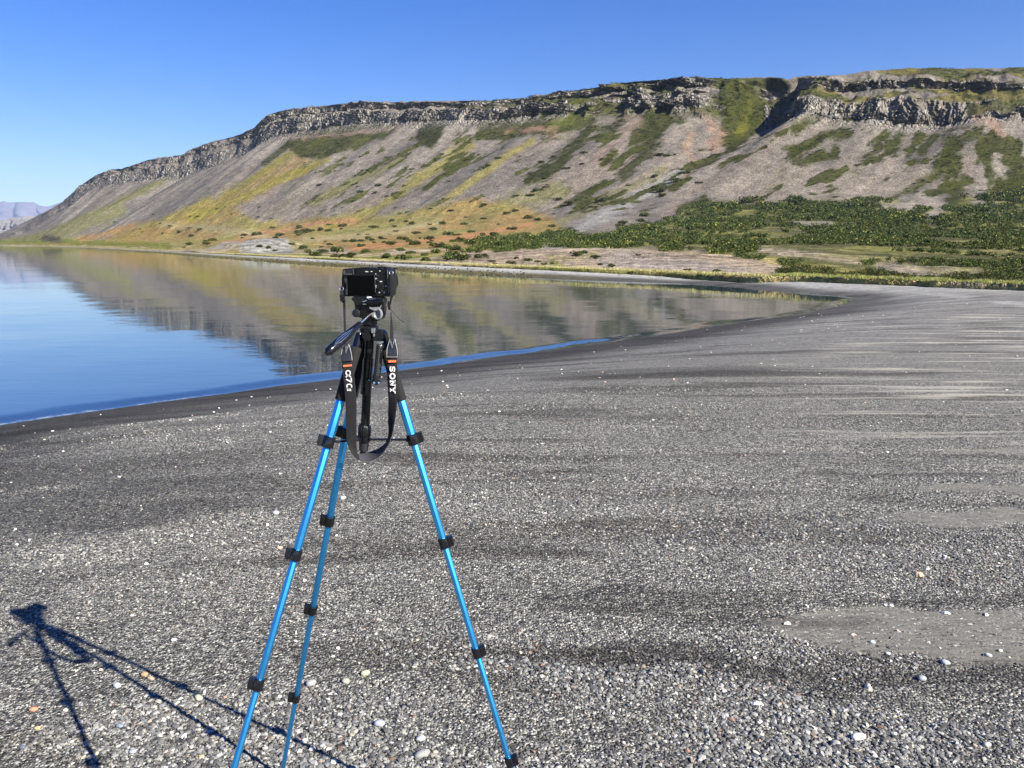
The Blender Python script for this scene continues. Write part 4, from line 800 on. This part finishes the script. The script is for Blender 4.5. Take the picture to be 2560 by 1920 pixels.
for k in 'LMR':
    a, d = line[k]; dn = d.normalized(); cl = [on_leg(k, y) for y in clamp_y[k]]
    g = a + d * ((.0 - a.z) / d.z); gz = ground_at(g.x, g.y); foot = a + d * ((gz + .004 - a.z) / d.z); top = on_leg(k, 845)
    side = {'L': Vector((-1, 0, 0)), 'M': Vector((-1, -.2, 0)), 'R': Vector((1, 0, 0))}[k]
    view = (Vector((0, 0, EYE)) - cl[1]).normalized(); rotm = Matrix.Rotation(math.radians(tw_a[k]), 3, dn); hint = (view + sdir).normalized() if k != 'M' else view
    bm = bmesh.new(); js = [on_leg(k, 985)] + cl + [foot - dn * .025]
    for i in range(5):
        w = widths[k][i] / 2 / math.cos(math.pi / 8); pr = circ(w, 8, .5, .92)
        p0 = js[i] - dn * (.004 if i else 0); p1 = js[i + 1] + dn * .012
        sweep(bm, [p0, p1], pr, hint)
    leg = bm_obj('leg', bm, m_blue, trip, True, .0006, 20)
    # black metal top of the leg and foam sleeve
    bm = bmesh.new(); tube(bm, [on_leg(k, 832), on_leg(k, 838), on_leg(k, 905)], [.008, .0105, .0105]); bm_obj('leg_joint', bm, m_gloss, leg)
    bm = bmesh.new(); y0 = 868 if k != 'M' else 880; y1 = 1001 if k != 'M' else 990
    tube(bm, [on_leg(k, y0), on_leg(k, y0 + 2), on_leg(k, y0 + 30), on_leg(k, y1 - 3), on_leg(k, y1)], [.0125, .0150, .0148, .0142, .0125], 24); bm_obj('foam_sleeve', bm, m_foam, leg)
    for i, c in enumerate(cl):
        w = widths[k][i]; bm = bmesh.new(); x, y, z = frame(c - dn, c + dn, view); sx = x if x.dot(side) > 0 else -x
        sweep(bm, [c - dn * .016, c + dn * .013], circ((w / 2 + .0045) / math.cos(math.pi / 8), 8, .5, .95), view)
        box(bm, c + sx * (w / 2 + .0085) - dn * .001, sx, y, dn, .013, .017, .027)
        box(bm, c + sx * (w / 2 + .013) - dn * .004, sx, y, dn, .007, .020, .022)
        cb = bm_obj('clamp', bm, m_gloss if k != 'M' else m_black, leg, True, .0022)
        bm = bmesh.new(); tube(bm, [c + sx * (w / 2 + .009) - y * .0095 - dn * .008, c + sx * (w / 2 + .009) + y * .0095 - dn * .008], .0016, 10); bm_obj('pivot_pin', bm, m_silver, cb) if False else bm.free()
    bm = bmesh.new(); tube(bm, [foot - dn * .032, foot - dn * .028, foot - dn * .006, foot], [.0085, .0105, .0115, .008]); bm_obj('rubber_foot', bm, m_rub, leg)
# centre column
YC = 1.93
bm = bmesh.new(); tube(bm, [V(924, 845, YC), V(911, 1100, YC)], .0112, 28); col = bm_obj('centre_column', bm, m_black, trip)
bm = bmesh.new()
rp = [(.0165 * (1 if j % 4 < 2 else .93) * math.cos(2 * math.pi * j / 64), .0165 * (1 if j % 4 < 2 else .93) * math.sin(2 * math.pi * j / 64)) for j in range(64)]
sweep(bm, [V(913, 1062, YC), V(912, 1066, YC), V(911, 1088, YC), V(911, 1091, YC)], rp, scales=[.85, 1, 1, .9]); bm_obj('column_collar', bm, m_black, col)
bm = bmesh.new(); tube(bm, [V(911, 1090, YC), V(910, 1106, YC)], .0135, 20); box(bm, V(914, 1099, YC - .014), Vector((1, 0, 0)), Vector((0, 1, 0)), Vector((0, 0, 1)), .011, .008, .011); hubl = bm_obj('brace_hub', bm, m_gloss, trip, True, .0015)
bm = bmesh.new(); tube(bm, [V(910, 1104, YC), V(909, 1126, YC), V(908, 1127, YC), V(906, 1134, YC)], [.0122, .0118, .008, .0072], 24); bm_obj('column_foot', bm, m_rub, col)
bm = bmesh.new(); tube(bm, [V(921, 895, YC), V(914, 985, YC)], .0135, 24); bm_obj('column_sleeve', bm, m_gloss, col)
for k in 'LMR':
    c = on_leg(k, clamp_y[k][0]); h0 = V(911, 1098, YC); d = (c - h0); d.normalize(); p0 = h0 + d * .010; p1 = c - d * .012
    bm = bmesh.new(); sweep(bm, [p0, p1], [(-.0042, -.0022), (.0042, -.0022), (.0042, .0022), (-.0042, .0022)], Vector((0, 0, 1)))
    tube(bm, [p1 + Vector((0, -.006, 0)), p1 + Vector((0, .006, 0))], .0058, 14); tube(bm, [p0 + Vector((0, -.006, 0)), p0 + Vector((0, .006, 0))], .0062, 14)
    bm_obj('brace_arm', bm, m_black, trip, True, .0006)
# shoulder of the tripod
bm = bmesh.new(); tube(bm, [V(923, 812, YC), V(923, 815, YC), V(922.5, 824, YC), V(922.5, 829, YC)], [.020, .0235, .0240, .0215], 36); sh = bm_obj('shoulder', bm, m_gloss, trip)
bm = bmesh.new(); tube(bm, [V(922.5, 828, YC), V(922, 850, YC)], [.0215, .0190], 28)
slab(bm, [(904, 835), (909, 827), (918, 824), (926, 826), (927, 850), (921, 853), (911, 852), (905, 845)], YC - .022, .022)
slab(bm, [(930, 825), (952, 824), (958, 828), (957, 848), (950, 853), (931, 852)], YC - .022, .022)
bm_obj('leg_hinge', bm, m_black, trip, True, .0022)
bm = bmesh.new(); slab(bm, [(953, 824), (960, 825), (967, 833), (972, 850), (973, 868), (966, 868), (962, 848), (955, 832)], YC - .02, .018); bm_obj('leg_hinge', bm, m_gloss, trip, True, .0035)
bm = bmesh.new(); slab(bm, [(927, 820), (938, 820), (938, 832), (936, 834), (928, 833)], YC - .034, .008); slab(bm, [(932, 834), (937, 834), (937, 842), (933, 842)], YC - .034, .006); bm_obj('lock_lever', bm, m_silver, trip, True, .0012)
# geared-column crank with dimpled rubber grip
YK = 1.885
bm = bmesh.new(); tube(bm, [V(950, 860, YK), V(950, 863, YK), V(947.5, 890, YK), V(944, 925, YK), V(939.5, 946, YK), V(937.5, 953, YK)], [.0055, .0085, .0088, .0088, .0085, .005], 28); crk = bm_obj('crank_handle', bm, m_rub, trip)
bm = bmesh.new()
for i in range(11):
    y = 875 + i * 6.1; cx = np.interp(y, [863, 890, 925, 946], [950, 947.5, 944, 939.5])
    for dx in (-4.6, 0.2, 5.0):
        bmesh.ops.create_icosphere(bm, subdivisions=1, radius=.0009, matrix=Matrix.Translation(V(cx + dx, y + dx * .4, YK - .0085 + abs(dx) * .00045)))
bm_obj('grip_dimples', bm, m_grey, crk)
bm = bmesh.new(); tube(bm, [V(951.5, 866, YK - .0075), V(951.3, 867, YK - .0085)], [.0052, .004], 20); slab(bm, [(943, 853), (957, 853), (959, 857), (955, 858), (953, 862), (947, 862), (946, 858), (942, 857)], YK, .008); bm_obj('crank_knob', bm, m_silver, crk, True, .001)
bm = bmesh.new(); slab(bm, [(928, 948), (936, 952), (950, 952), (951, 957), (948, 961), (940, 963), (932, 961), (926, 955)], YK, .012); tube(bm, [V(930, 952, YK), V(916, 947, YC)], .004, 12); bm_obj('crank_arm', bm, m_gloss, crk, True, .002)
bm = bmesh.new()
for x, y in ((935.5, 957), (947, 957)): tube(bm, [V(x, y, YK - .0055), V(x, y, YK - .0075)], .0026, 14)
bm_obj('rivets', bm, m_silver, crk)
# pan head
YH = 1.93
bm = bmesh.new(); tube(bm, [V(924, 797, YH), V(924, 811, YH)], [.0185, .0195], 32)
slab(bm, [(885, 756), (893, 752), (958, 757), (960, 772), (958, 790), (950, 800), (943, 803), (906, 800), (904, 796), (891, 791), (886, 781), (887, 768)], YH, .045)
tube(bm, [V(890, 783, YH - .03), V(892, 783, YH + .03)], .0100, 24); tube(bm, [V(951, 786, YH - .022), V(952, 786, YH + .025)], .0125, 28)
head = bm_obj('pan_head', bm, m_black, trip, True, .003)
bm = bmesh.new(); slab(bm, [(886, 741), (904, 742), (948, 744), (958, 747), (961, 753), (959, 762), (950, 766), (890, 766), (887, 758), (882, 753), (877, 748), (879, 745)], YH, .052); bm_obj('quick_release_plate', bm, m_black, head, True, .0025)
bm = bmesh.new(); tube(bm, [V(917, 755.5, YH - .033), V(958, 752, YH - .033)], .0045, 18)
for i in range(8):
    x = 919 + i * 4.2; y = 755.5 - (x - 917) * .085; tube(bm, [V(x - .9, y, YH - .033), V(x + .9, y - .1, YH - .033)], .0062, 20)
bm_obj('ribbed_bolt', bm, m_gloss, head)
bm = bmesh.new(); slab(bm, [(906, 753), (917, 749.5), (918, 752), (907, 756)], YH - .033, .006); slab(bm, [(906, 759.5), (915, 759), (917, 761), (907, 762)], YH - .033, .006); slab(bm, [(920, 747.2), (938, 746), (939, 747.4), (921, 748.8)], YH - .031, .004); bm_obj('lever', bm, m_silver, head, True, .0006)
bm = bmesh.new(); slab(bm, [(916.5, 742), (926.5, 741.6), (930, 744), (918, 746)], YH - .030, .004); bm_obj('white_tab', bm, m_wht, head, True, .0004)
bm = bmesh.new(); slab(bm, [(923, 767), (927, 769), (949, 768), (952, 763), (953, 764), (950, 771), (944, 776), (936, 777), (924, 772)], YH - .027, .008); slab(bm, [(927, 784), (935, 779), (935.5, 788), (932, 794)], YH - .025, .006); bm_obj('hinge_bracket', bm, m_grey, head, True, .0006)
def disc(bm, cx, cy, rx, ry, Y, th, ax=Vector((-.35, -.93, .05)), n=36, inner=None):
    c = V(cx, cy, Y); x, y, z = frame(c, c + ax, Vector((0, 0, 1))); s = Y / FPX; rg = []
    prof = [(1, 0), (1, th), (.86, th * 1.15)] + ([(.70, th * .8), (.60, th * .35), (0.02, th * .3)] if inner else [(.5, th * 1.25), (.02, th * 1.3)])
    for f, h in prof: rg.append([bm.verts.new(c + x * (rx * s * f * math.cos(a)) + y * (ry * s * f * math.sin(a)) + z * h) for a in [2 * math.pi * k / n for k in range(n)]])
    for i in range(len(rg) - 1):
        for k in range(n): bm.faces.new((rg[i][k], rg[i][(k + 1) % n], rg[i + 1][(k + 1) % n], rg[i + 1][k]))
    bm.faces.new(rg[0][::-1]); bm.faces.new(rg[-1])
bm = bmesh.new(); disc(bm, 947, 785, 11.5, 14.5, YH - .024, .007, inner=True); bm_obj('tilt_knob', bm, m_grey, head)
bm = bmesh.new(); tube(bm, [V(924, 803, YH - .004), V(924, 812, YH - .004)], [.012, .0185], 30); bm_obj('neck_cone', bm, m_silver, head) if False else bm.free()
# pan handle
hp = lambda x, y, t: V(x, y, 1.915 + (1.77 - 1.915) * t)
bm = bmesh.new(); tube(bm, [hp(933.5, 778.5, 0), hp(926, 785.5, .08)], .0022, 14); tube(bm, [hp(926, 785.5, .08), hp(897, 811, .36)], .0029, 18); rod = bm_obj('pan_handle', bm, m_silver, trip)
bm = bmesh.new(); hpts = [hp(901, 808, .34), hp(899, 809.5, .36), hp(893, 815, .42), hp(880, 827, .53), hp(862, 843, .67), hp(845, 858, .80), hp(828, 873, .92), hp(820, 880, .97), hp(816, 884, 1.0)]
tube(bm, hpts, [.0045, .0062, .0070, .0086, .0108, .0118, .0112, .0100, .006], 32); grip = bm_obj('handle_grip', bm, m_gloss, rod)
bm = bmesh.new()
gview = (Vector((0, 0, EYE)) - hpts[4]).normalized()
for off_, n_ in ((-.42, 0), (.0, 1), (.42, 2)):
    pts_ = []
    gp = [hp(880, 827, .53), hp(862, 843, .67), hp(845, 858, .80), hp(834, 867.5, .88)]; rd = [.0088, .0110, .0120, .0117]
    for q, rdd in zip(gp, rd):
        x, y, z = frame(hpts[0], hpts[-1], gview); ang = off_ * (.15 if q is gp[0] or q is gp[-1] else 1) + .25; pts_.append(q + (x * math.sin(ang) * -1 + y * math.cos(ang)) * (rdd * .985))
    if (pts_[0] - gp[0]).dot(gview) < 0: pts_ = [2 * q - p for p, q in zip(pts_, gp)]
    tube(bm, pts_, [.0002, .0009, .0009, .0002], 8)
bm_obj('grip_highlights', bm, m_silver, grip)  # silver strips stand in for the white highlights along the grip's grooves
# ---- the digital camera
YAW = math.radians(14); fw = Vector((math.sin(YAW), math.cos(YAW), 0)); rt = Vector((math.cos(YAW), -math.sin(YAW), 0)); up = Vector((0, 0, 1))
O = V(913, 742, 1.925); ORG['digital_camera'] = O.copy(); camo = empty('digital_camera', O); ORG[camo.name] = O.copy()
tag(camo, 'black mirrorless digital camera mounted on the tripod with its strap hanging down', 'camera')
def back(px, py, off_=0.0):
    d = Vector(ray(px, py)); e = Vector((0, 0, EYE)); n_ = fw; tt = ((O + fw * -off_) - e).dot(n_) / d.dot(n_); return e + d * tt
def bslab(bm, pts_, off_, th):       # outline on the back plane, raised by off_, thickness th going away
    f = [bm.verts.new(back(x, y, off_)) for x, y in pts_]; b = [bm.verts.new(v.co + fw * th) for v in f]; n = len(f); bm.faces.new(f); bm.faces.new(b[::-1])
    for k in range(n): bm.faces.new((f[k], b[k], b[(k + 1) % n], f[(k + 1) % n]))
bm = bmesh.new(); bslab(bm, [(856.5, 673), (860, 671.5), (900, 669.5), (934, 669), (936, 671), (970, 672), (974, 676), (975, 736), (972, 742), (862, 741), (858, 737), (854, 712), (854, 695)], 0, .038)
bslab(bm, [(936, 675), (961, 676), (963, 735), (945, 738)], -.034, .024)
body = bm_obj('body', bm, m_black, camo, True, .0028)
bm = bmesh.new(); bslab(bm, [(865, 690), (936, 689), (938, 737), (868, 738)], .0035, .0034); scr = bm_obj('screen', bm, m_scr, camo, True, .0008)
bm = bmesh.new()
for q in ([(861, 691), (862.2, 691), (863.8, 706), (862.6, 706.5)], [(863.8, 723), (865, 723), (866, 737), (864.5, 737.5)], [(865.5, 691), (866.4, 691), (868.4, 737.6), (867.5, 737.6)], [(936, 688), (936.6, 688), (938.6, 731), (938, 731)]): bslab(bm, q, .0042, .002)
bm_obj('screen_frame', bm, m_dgrey, scr, False)
bm = bmesh.new(); bslab(bm, [(856.8, 674), (860, 673), (880, 672.5), (882, 674), (883.5, 686), (859, 687.5), (857.4, 685)], .008, .009); vf = bm_obj('viewfinder', bm, m_gloss, camo, True, .0014)
bm = bmesh.new(); bslab(bm, [(863, 675), (877, 674.5), (877, 683.5), (863, 684.3)], .0085, .002); bm_obj('eyepiece', bm, m_glass, vf, True, .0004)
bm = bmesh.new()
for q in ([(857.8, 676), (861.8, 675), (862, 684), (880, 683.6), (879.5, 687), (858.6, 687.5)], [(881.5, 672.5), (883, 672.5), (884.5, 686), (882.8, 686.5)]): bslab(bm, q, .0089, .0015)
bm_obj('eyepiece_rim', bm, m_dgrey, vf, True, .0003)
bm = bmesh.new(); bslab(bm, [(898, 670.4), (917, 669.4), (917, 667.9), (898, 668.9)], -.008, .018); bm_obj('hot_shoe', bm, m_black, camo, True, .0006)
def dial(px, py, r, h, name, mt, dist=.018):
    c = back(px, py) + fw * dist; bm = bmesh.new(); n = 40; pr = [(r * (1 if j % 2 else .95) * math.cos(2 * math.pi * j / n), r * (1 if j % 2 else .95) * math.sin(2 * math.pi * j / n)) for j in range(n)]; sweep(bm, [c - up * h * .3, c + up * h], pr, fw); bm_obj(name, bm, mt, camo)
dial(947, 671, .0095, .004, 'mode_dial', m_black); dial(962, 671.5, .0085, .0035, 'exposure_dial', m_gloss); dial(971, 673.5, .005, .003, 'shutter_button', m_gloss, .045)
bm = bmesh.new(); c = back(953.5, 716); tube(bm, [c + fw * .001, c - fw * .0025], .0095, 40); whl = bm_obj('control_wheel', bm, m_gloss, camo, True, .0008); bm = bmesh.new(); tube(bm, [c - fw * .002, c - fw * .0032], .0042, 24); bm_obj('centre_button', bm, m_black, whl)
for x, y in ((945, 698), (965, 725), (955, 730), (945, 687)):
    bm = bmesh.new(); c = back(x, y); tube(bm, [c + fw * .001, c - fw * .0018], .0030, 18); bm_obj('button', bm, m_gloss, camo)
bm = bmesh.new()
W_ = [(913, 678, 920.5, 680), (926.8, 677.8, 931, 679.6), (938, 684, 940.6, 686), (941, 688, 947, 690), (938.6, 695, 942, 698.6), (949.4, 702.6, 955.4, 705), (939, 713, 942, 716), (939.4, 717, 942.4, 720), (947.2, 729.8, 951, 733), (958.6, 729.6, 962, 733), (943, 699.4, 946, 701.6), (948.6, 676, 950.8, 679), (953, 726.6, 956, 729)]
for x0_, y0_, x1_, y1_ in W_: bslab(bm, [(x0_, y0_), (x1_, y0_), (x1_, y1_), (x0_, y1_)], .0003, .0005)
for cx_, cy_ in ((965, 715.5), (963.5, 725.5)):
    for q in ([(-2, -1.6), (2, -1.6), (2, -.9), (-2, -.9)], [(-2, .9), (2, .9), (2, 1.6), (-2, 1.6)], [(-2, -.9), (-1.3, -.9), (-1.3, .9), (-2, .9)], [(1.3, -.9), (2, -.9), (2, .9), (1.3, .9)]): bslab(bm, [(cx_ + a, cy_ + b) for a, b in q], .0003, .0005)
bm_obj('button_markings', bm, m_wht, camo, False)
bm = bmesh.new(); bslab(bm, [(967, 674), (969, 675), (969.5, 690), (971, 712), (971.5, 733), (969.5, 733), (969, 712), (967.4, 690)], .004, .006); bm_obj('thumb_rest', bm, m_dgrey, camo, True, .001)
# grip and lens
bm = bmesh.new(); g0 = back(962, 678) + fw * .045; g1 = back(963, 734) + fw * .045; sweep(bm, [g0, g0 - up * .006, g1 + up * .004, g1], circ(.0095, 24, 0, 1.35), fw, scales=[.8, 1, 1, .85]); bm_obj('hand_grip', bm, m_rub, camo)
lc0 = back(913, 707) + rt * .006
bm = bmesh.new(); tube(bm, [lc0 + fw * s for s in (.036, .040, .0405, .060, .0605, .066, .0665, .090, .0905, .108, .110)], [.029, .030, .0315, .0315, .0330, .0330, .0325, .0335, .0365, .0370, .034], 56); ln = bm_obj('lens', bm, m_black, camo)
bm = bmesh.new(); tube(bm, [lc0 + fw * .1102, lc0 + fw * .1112], .031, 40); bm_obj('front_glass', bm, m_glass, ln)
bm = bmesh.new(); n = 80; pr = [(.0352 * (1 if j % 4 < 2 else .97) * math.cos(2 * math.pi * j / n), .0352 * (1 if j % 4 < 2 else .97) * math.sin(2 * math.pi * j / n)) for j in range(n)]; sweep(bm, [lc0 + fw * .068, lc0 + fw * .088], pr, up); bm_obj('zoom_ring', bm, m_rub, ln)
def ringlug(px, py, Y):
    bm = bmesh.new(); c = V(px, py, Y); pts_ = [c + Vector((.0045 * math.cos(a), .001 * math.sin(a), .0045 * math.sin(a))) for a in [2 * math.pi * k / 16 for k in range(17)]]; tube(bm, pts_, .0011, 8); bm_obj('strap_ring', bm, m_silver, camo)
ringlug(978, 682, 1.905); ringlug(854, 722, 1.925)
# ---- the strap
def ribbon(name, rows_, th, mt, parent, sub=5, wob=0.0):
    rows_ = np.array(rows_, float); n = len(rows_); tt = np.linspace(0, n - 1, (n - 1) * sub + 1); out_ = []
    for c_ in range(rows_.shape[1]):
        y = rows_[:, c_]; m_ = np.gradient(y); i = np.minimum(tt.astype(int), n - 2); u = tt - i
        out_.append((2*u**3-3*u*u+1)*y[i]+(u**3-2*u*u+u)*m_[i]+(-2*u**3+3*u*u)*y[i+1]+(u**3-u*u)*m_[i+1])
    R = np.stack(out_, 1); bm = bmesh.new(); secs = []; ncr = 6
    Ls = [V(r_[0], r_[1], r_[4]) for r_ in R]; Rs = [V(r_[2], r_[3], r_[5] if len(r_) > 5 else r_[4]) for r_ in R]
    for i in range(len(R)):
        a = max(i - 1, 0); b = min(i + 1, len(R) - 1); tg = ((Ls[b] + Rs[b]) - (Ls[a] + Rs[a])); ac = Rs[i] - Ls[i]; nn = ac.cross(tg).normalized(); ring = []
        for k in range(ncr + 1):
            q = k / ncr; p = Ls[i] + ac * q; h = th * (.5 if 0 < k < ncr else .30) + wob * math.sin(i * .9 + q * 5) * .4; ring.append((p + nn * h, p - nn * (th * (.5 if 0 < k < ncr else .30))))
        secs.append([bm.verts.new(r_[0]) for r_ in ring] + [bm.verts.new(r_[1]) for r_ in ring[::-1]])
    m_ = len(secs[0])
    for i in range(len(secs) - 1):
        for k in range(m_): bm.faces.new((secs[i][k], secs[i][(k + 1) % m_], secs[i + 1][(k + 1) % m_], secs[i + 1][k]))
    bm.faces.new(secs[0][::-1]); bm.faces.new(secs[-1]); return bm_obj(name, bm, mt, parent, True, None, 50)
z2 = lambda r_: [(780 + r_[0] / 4.147), (780 + r_[1] / 4.147), (780 + r_[2] / 4.147), (780 + r_[3] / 4.147)] + list(r_[4:])
Ymain = 1.865
left_rows = [(303,500,416,492,1.868,1.868),(312,540,420,525,1.866,1.866),(320,640,430,605,1.862,1.862),(335,760,445,735,1.86,1.86),(345,900,458,870,1.86,1.86),(352,1050,462,1030,1.862,1.862),(355,1200,460,1180,1.864,1.864),(360,1320,461,1290,1.866,1.87),(378,1400,461,1370,1.868,1.88),(408,1455,463,1420,1.872,1.893),(450,1505,468,1458,1.878,1.905),(490,1538,478,1478,1.885,1.915)]
right_rows = [(490,1538,478,1478,1.885,1.915),(530,1548,512,1474,1.892,1.922),(575,1546,560,1464,1.896,1.928),(625,1534,615,1447,1.897,1.928),(680,1508,670,1425,1.895,1.922),(728,1468,718,1398,1.890,1.912),(768,1415,754,1368,1.885,1.902),(800,1360,778,1335,1.88,1.893),(822,1300,790,1290,1.876,1.885)]
right_up = [(778,1335,800,1360,1.893,1.88),(790,1290,822,1300,1.885,1.876),(796,1220,838,1240,1.882,1.87),(793,1150,850,1170,1.879,1.866),(792,1060,865,1075,1.875,1.863),(794,960,879,960,1.87,1.86),(790,830,887,830,1.866,1.86),(784,730,887,730,1.865,1.861),(780,650,885,650,1.865,1.861),(778,560,883,560,1.866,1.862),(777,470,883,470,1.868,1.866)]
strap = ribbon('strap', [z2(r_) for r_ in left_rows], .0035, m_fab, camo, 5, .0006)
low_ = ribbon('strap_loop', [z2(r_) for r_ in right_rows], .0035, m_fabin, strap)
rgt = ribbon('strap_side', [z2(r_) for r_ in right_up], .0035, m_fab, strap, 5, .0006)
ribbon('leather_end', [z2(r_) for r_ in [(345,335,376,335,1.872),(334,352,388,352,1.870),(312,385,400,398,1.868),(305,430,408,440,1.866),(303,472,416,500,1.864),(304,515,417,502,1.8635)]], .005, m_lea, strap)
ribbon('leather_end', [z2(r_) for r_ in [(808,280,860,280,1.872),(798,312,866,312,1.870),(778,378,880,378,1.866),(776,420,884,420,1.864),(775,466,885,466,1.8635)]], .005, m_lea, strap)
bm = bmesh.new()
def piping(pts_, Y): tube(bm, [V(780 + x / 4.147, 780 + y / 4.147, Y) for x, y in pts_], .0007, 8)
piping([(376,335),(388,352),(400,398),(408,440),(416,500)], 1.8625); piping([(312,385),(305,430),(303,472)], 1.8645)
piping([(808,280),(798,312),(778,378),(776,420),(775,466),(885,466),(884,420),(880,378),(866,312),(860,280)], 1.8615); piping([(815,300),(830,372),(850,300)], 1.8615); piping([(352,350),(352,425),(372,355)], 1.8635)
bm_obj('leather_piping', bm, m_edge, strap)
ribbon('thin_strap', [(857,753,863.5,753,1.925),(858,775,864,775,1.92),(859,800,864.5,800,1.91),(860,830,866,830,1.895),(861,850,867,850,1.885),(862.5,864,870,864,1.872)], .0018, m_fab, strap)
ribbon('thin_strap', [(976.5,780,978,780,1.905),(976.2,800,980.5,800,1.90),(975,830,983.5,830,1.885),(975,850,983.5,850,1.872)], .0018, m_fab, strap)
ribbon('thin_strap', [(852,716,857,716,1.93),(850.5,732,858,732,1.926),(851,745,861,745,1.923),(855,756,863.5,756,1.922)], .0022, m_fab, strap)
ribbon('thin_strap', [(975.5,684,980,684,1.903),(977,700,986,698,1.898),(976,725,987,722,1.898),(975.5,740,984,738,1.9),(974.5,752,979,752,1.903),(973,762,977.5,762,1.905)], .0022, m_fab, strap)
bm = bmesh.new(); box(bm, V(856, 741, 1.918), Vector((1, 0, 0)), Vector((0, 1, 0)), Vector((0, 0, 1)), .0125, .006, .007); box(bm, V(857, 750, 1.918), Vector((1, 0, 0)), Vector((0, 1, 0)), Vector((0, 0, 1)), .0125, .006, .006)
for y in (738, 745): tube(bm, [V(850, y, 1.916), V(862, y, 1.916)], .0012, 8)
bm_obj('buckle', bm, m_gloss, strap, True, .001)
bm = bmesh.new(); slab(bm, [(969, 753), (971, 752), (974, 757), (976, 768), (975, 776), (971, 774), (968, 763)], 1.9, .006); bm_obj('buckle', bm, m_black, strap, True, .0012)
bm = bmesh.new(); tube(bm, [V(974, 768, 1.9), V(979, 776, 1.9), (V(988, 787, 1.9)), V(1000, 799, 1.9), V(1009, 804, 1.9), V(1010.5, 805, 1.9)], [.0012, .0011, .0010, .0010, .0010, .0016], 8); bm_obj('cord_end', bm, m_rub, strap)
# marks and lettering on the strap
def flat(bm, pts_, Y, th=.0007):
    f = [bm.verts.new(V(x, y, Y)) for x, y in pts_]; b = [bm.verts.new(v.co + Vector((0, th, 0))) for v in f]; n = len(f); bm.faces.new(f); bm.faces.new(b[::-1])
    for k in range(n): bm.faces.new((f[k], b[k], b[(k + 1) % n], f[(k + 1) % n]))
bm = bmesh.new(); flat(bm, [(858, 913.2), (878.6, 911.2), (879, 915.4), (858.6, 917.6)], 1.8595, .003); bm_obj('strap_mark', bm, m_or, strap, False)
bm = bmesh.new(); flat(bm, [(970.4, 901.4), (989.8, 900.8), (990, 905.6), (970.6, 906.4)], 1.8585, .003); bm_obj('strap_mark', bm, m_or, strap, False)
def strokes(bm, glyph, f, Y, wd, serif=None):
    for ln_ in glyph:
        w = wd if not isinstance(ln_[0], float) else ln_[0]; pp = [Vector((*f(*p), 0)) for p in (ln_[1:] if isinstance(ln_[0], float) else ln_)]; n = len(pp); L_, R_ = [], []
        for i in range(n):
            a = pp[max(i - 1, 0)]; b = pp[min(i + 1, n - 1)]; d = (b - a).normalized(); nr = Vector((-d.y, d.x, 0)) * w / 2; L_.append(pp[i] + nr); R_.append(pp[i] - nr)
        for i in range(n - 1): flat(bm, [tuple(L_[i][:2]), tuple(L_[i + 1][:2]), tuple(R_[i + 1][:2]), tuple(R_[i][:2])], Y, .0012)
def gmap(x0_, x1_, ys, ye, skew=0): return lambda a, b: (x0_ + (x1_ - x0_) * b + skew * a, ys + (ye - ys) * a)
arc = lambda cx, cy, rx, ry, a0, a1, n=10: [(cx + rx * math.cos(math.radians(a0 + (a1 - a0) * k / n)), cy + ry * math.sin(math.radians(a0 + (a1 - a0) * k / n))) for k in range(n + 1)]
gS = [arc(.5, .72, .34, .20, 20, 180, 7) + arc(.5, .72, .34, .22, 180, 270, 4)[1:] + arc(.5, .28, .34, .22, 90, 0, 4)[1:] + arc(.5, .28, .34, .20, 0, -160, 7)[1:], [1.6, (.88, .97), (.88, .68)], [1.6, (.12, .03), (.12, .32)]]
gO = [arc(.5, .5, .38, .42, 0, 360, 20)]
gN = [[3.0, (.20, .08), (.20, .92)], [2.0, (.84, .08), (.84, .92)], [3.6, (.16, .92), (.84, .10)], [2.0, (.0, .95), (.36, .95)], [2.0, (.02, .06), (.42, .06)], [2.0, (.62, .95), (1.0, .95)]]
gY = [[3.4, (.18, .92), (.50, .45)], [2.6, (.80, .92), (.50, .45)], [3.4, (.50, .48), (.50, .05)], [2.0, (.02, .95), (.38, .95)], [2.0, (.64, .95), (1.0, .95)], [2.0, (.28, .06), (.74, .06)]]
bm = bmesh.new(); YL = 1.8582
for gl_, ys, ye, wd in ((gS, 915.2, 930, 3.0), (gO, 932, 948.8, 3.5), (gN, 950.2, 965.4, 3.0), (gY, 966, 984, 3.0)):
    sk = (ys - 915) * .018; strokes(bm, gl_, gmap(974.2 + sk, 987.4 + sk, ys, ye, .25), YL, wd)
bm_obj('lettering', bm, m_wht, strap, False)
gA = [[2.7] + arc(.40, .5, .33, .40, 45, 315, 14), [2.7, (.64, .82), (.72, .50), (.82, .20), (1.0, .06)], [2.7, (.98, .95), (.84, .80), (.70, .45), (.62, .18)]]
g7 = [[2.6, (.0, .92), (.86, .92)], [2.8, (.86, .96), (.55, .45), (.30, .04)]]
gC = [[2.6, (1.0, .92), (.42, .92), (.18, .80), (.12, .5), (.18, .20), (.42, .08), (1.0, .08)]]
gI = [[1.4, (.25, .1), (.25, .9)], [1.4, (.75, .1), (.75, .9)], [1.1, (.0, .95), (1.0, .95)], [1.1, (.0, .05), (1.0, .05)]]
bm = bmesh.new()
for gl_, ys, ye, xa_, xb2, wd in ((gA, 925.4, 943.5, 863.2, 876.6, 2.6), (g7, 944.5, 957.5, 864.6, 879, 2.5), (gC, 959.6, 968.8, 865.6, 879.4, 2.1), (gI, 971.4, 977.8, 867.6, 876.8, 1.1)): strokes(bm, gl_, gmap(xa_, xb2, ys, ye, .8), 1.8572, wd)
bm_obj('lettering', bm, m_wht, strap, False)
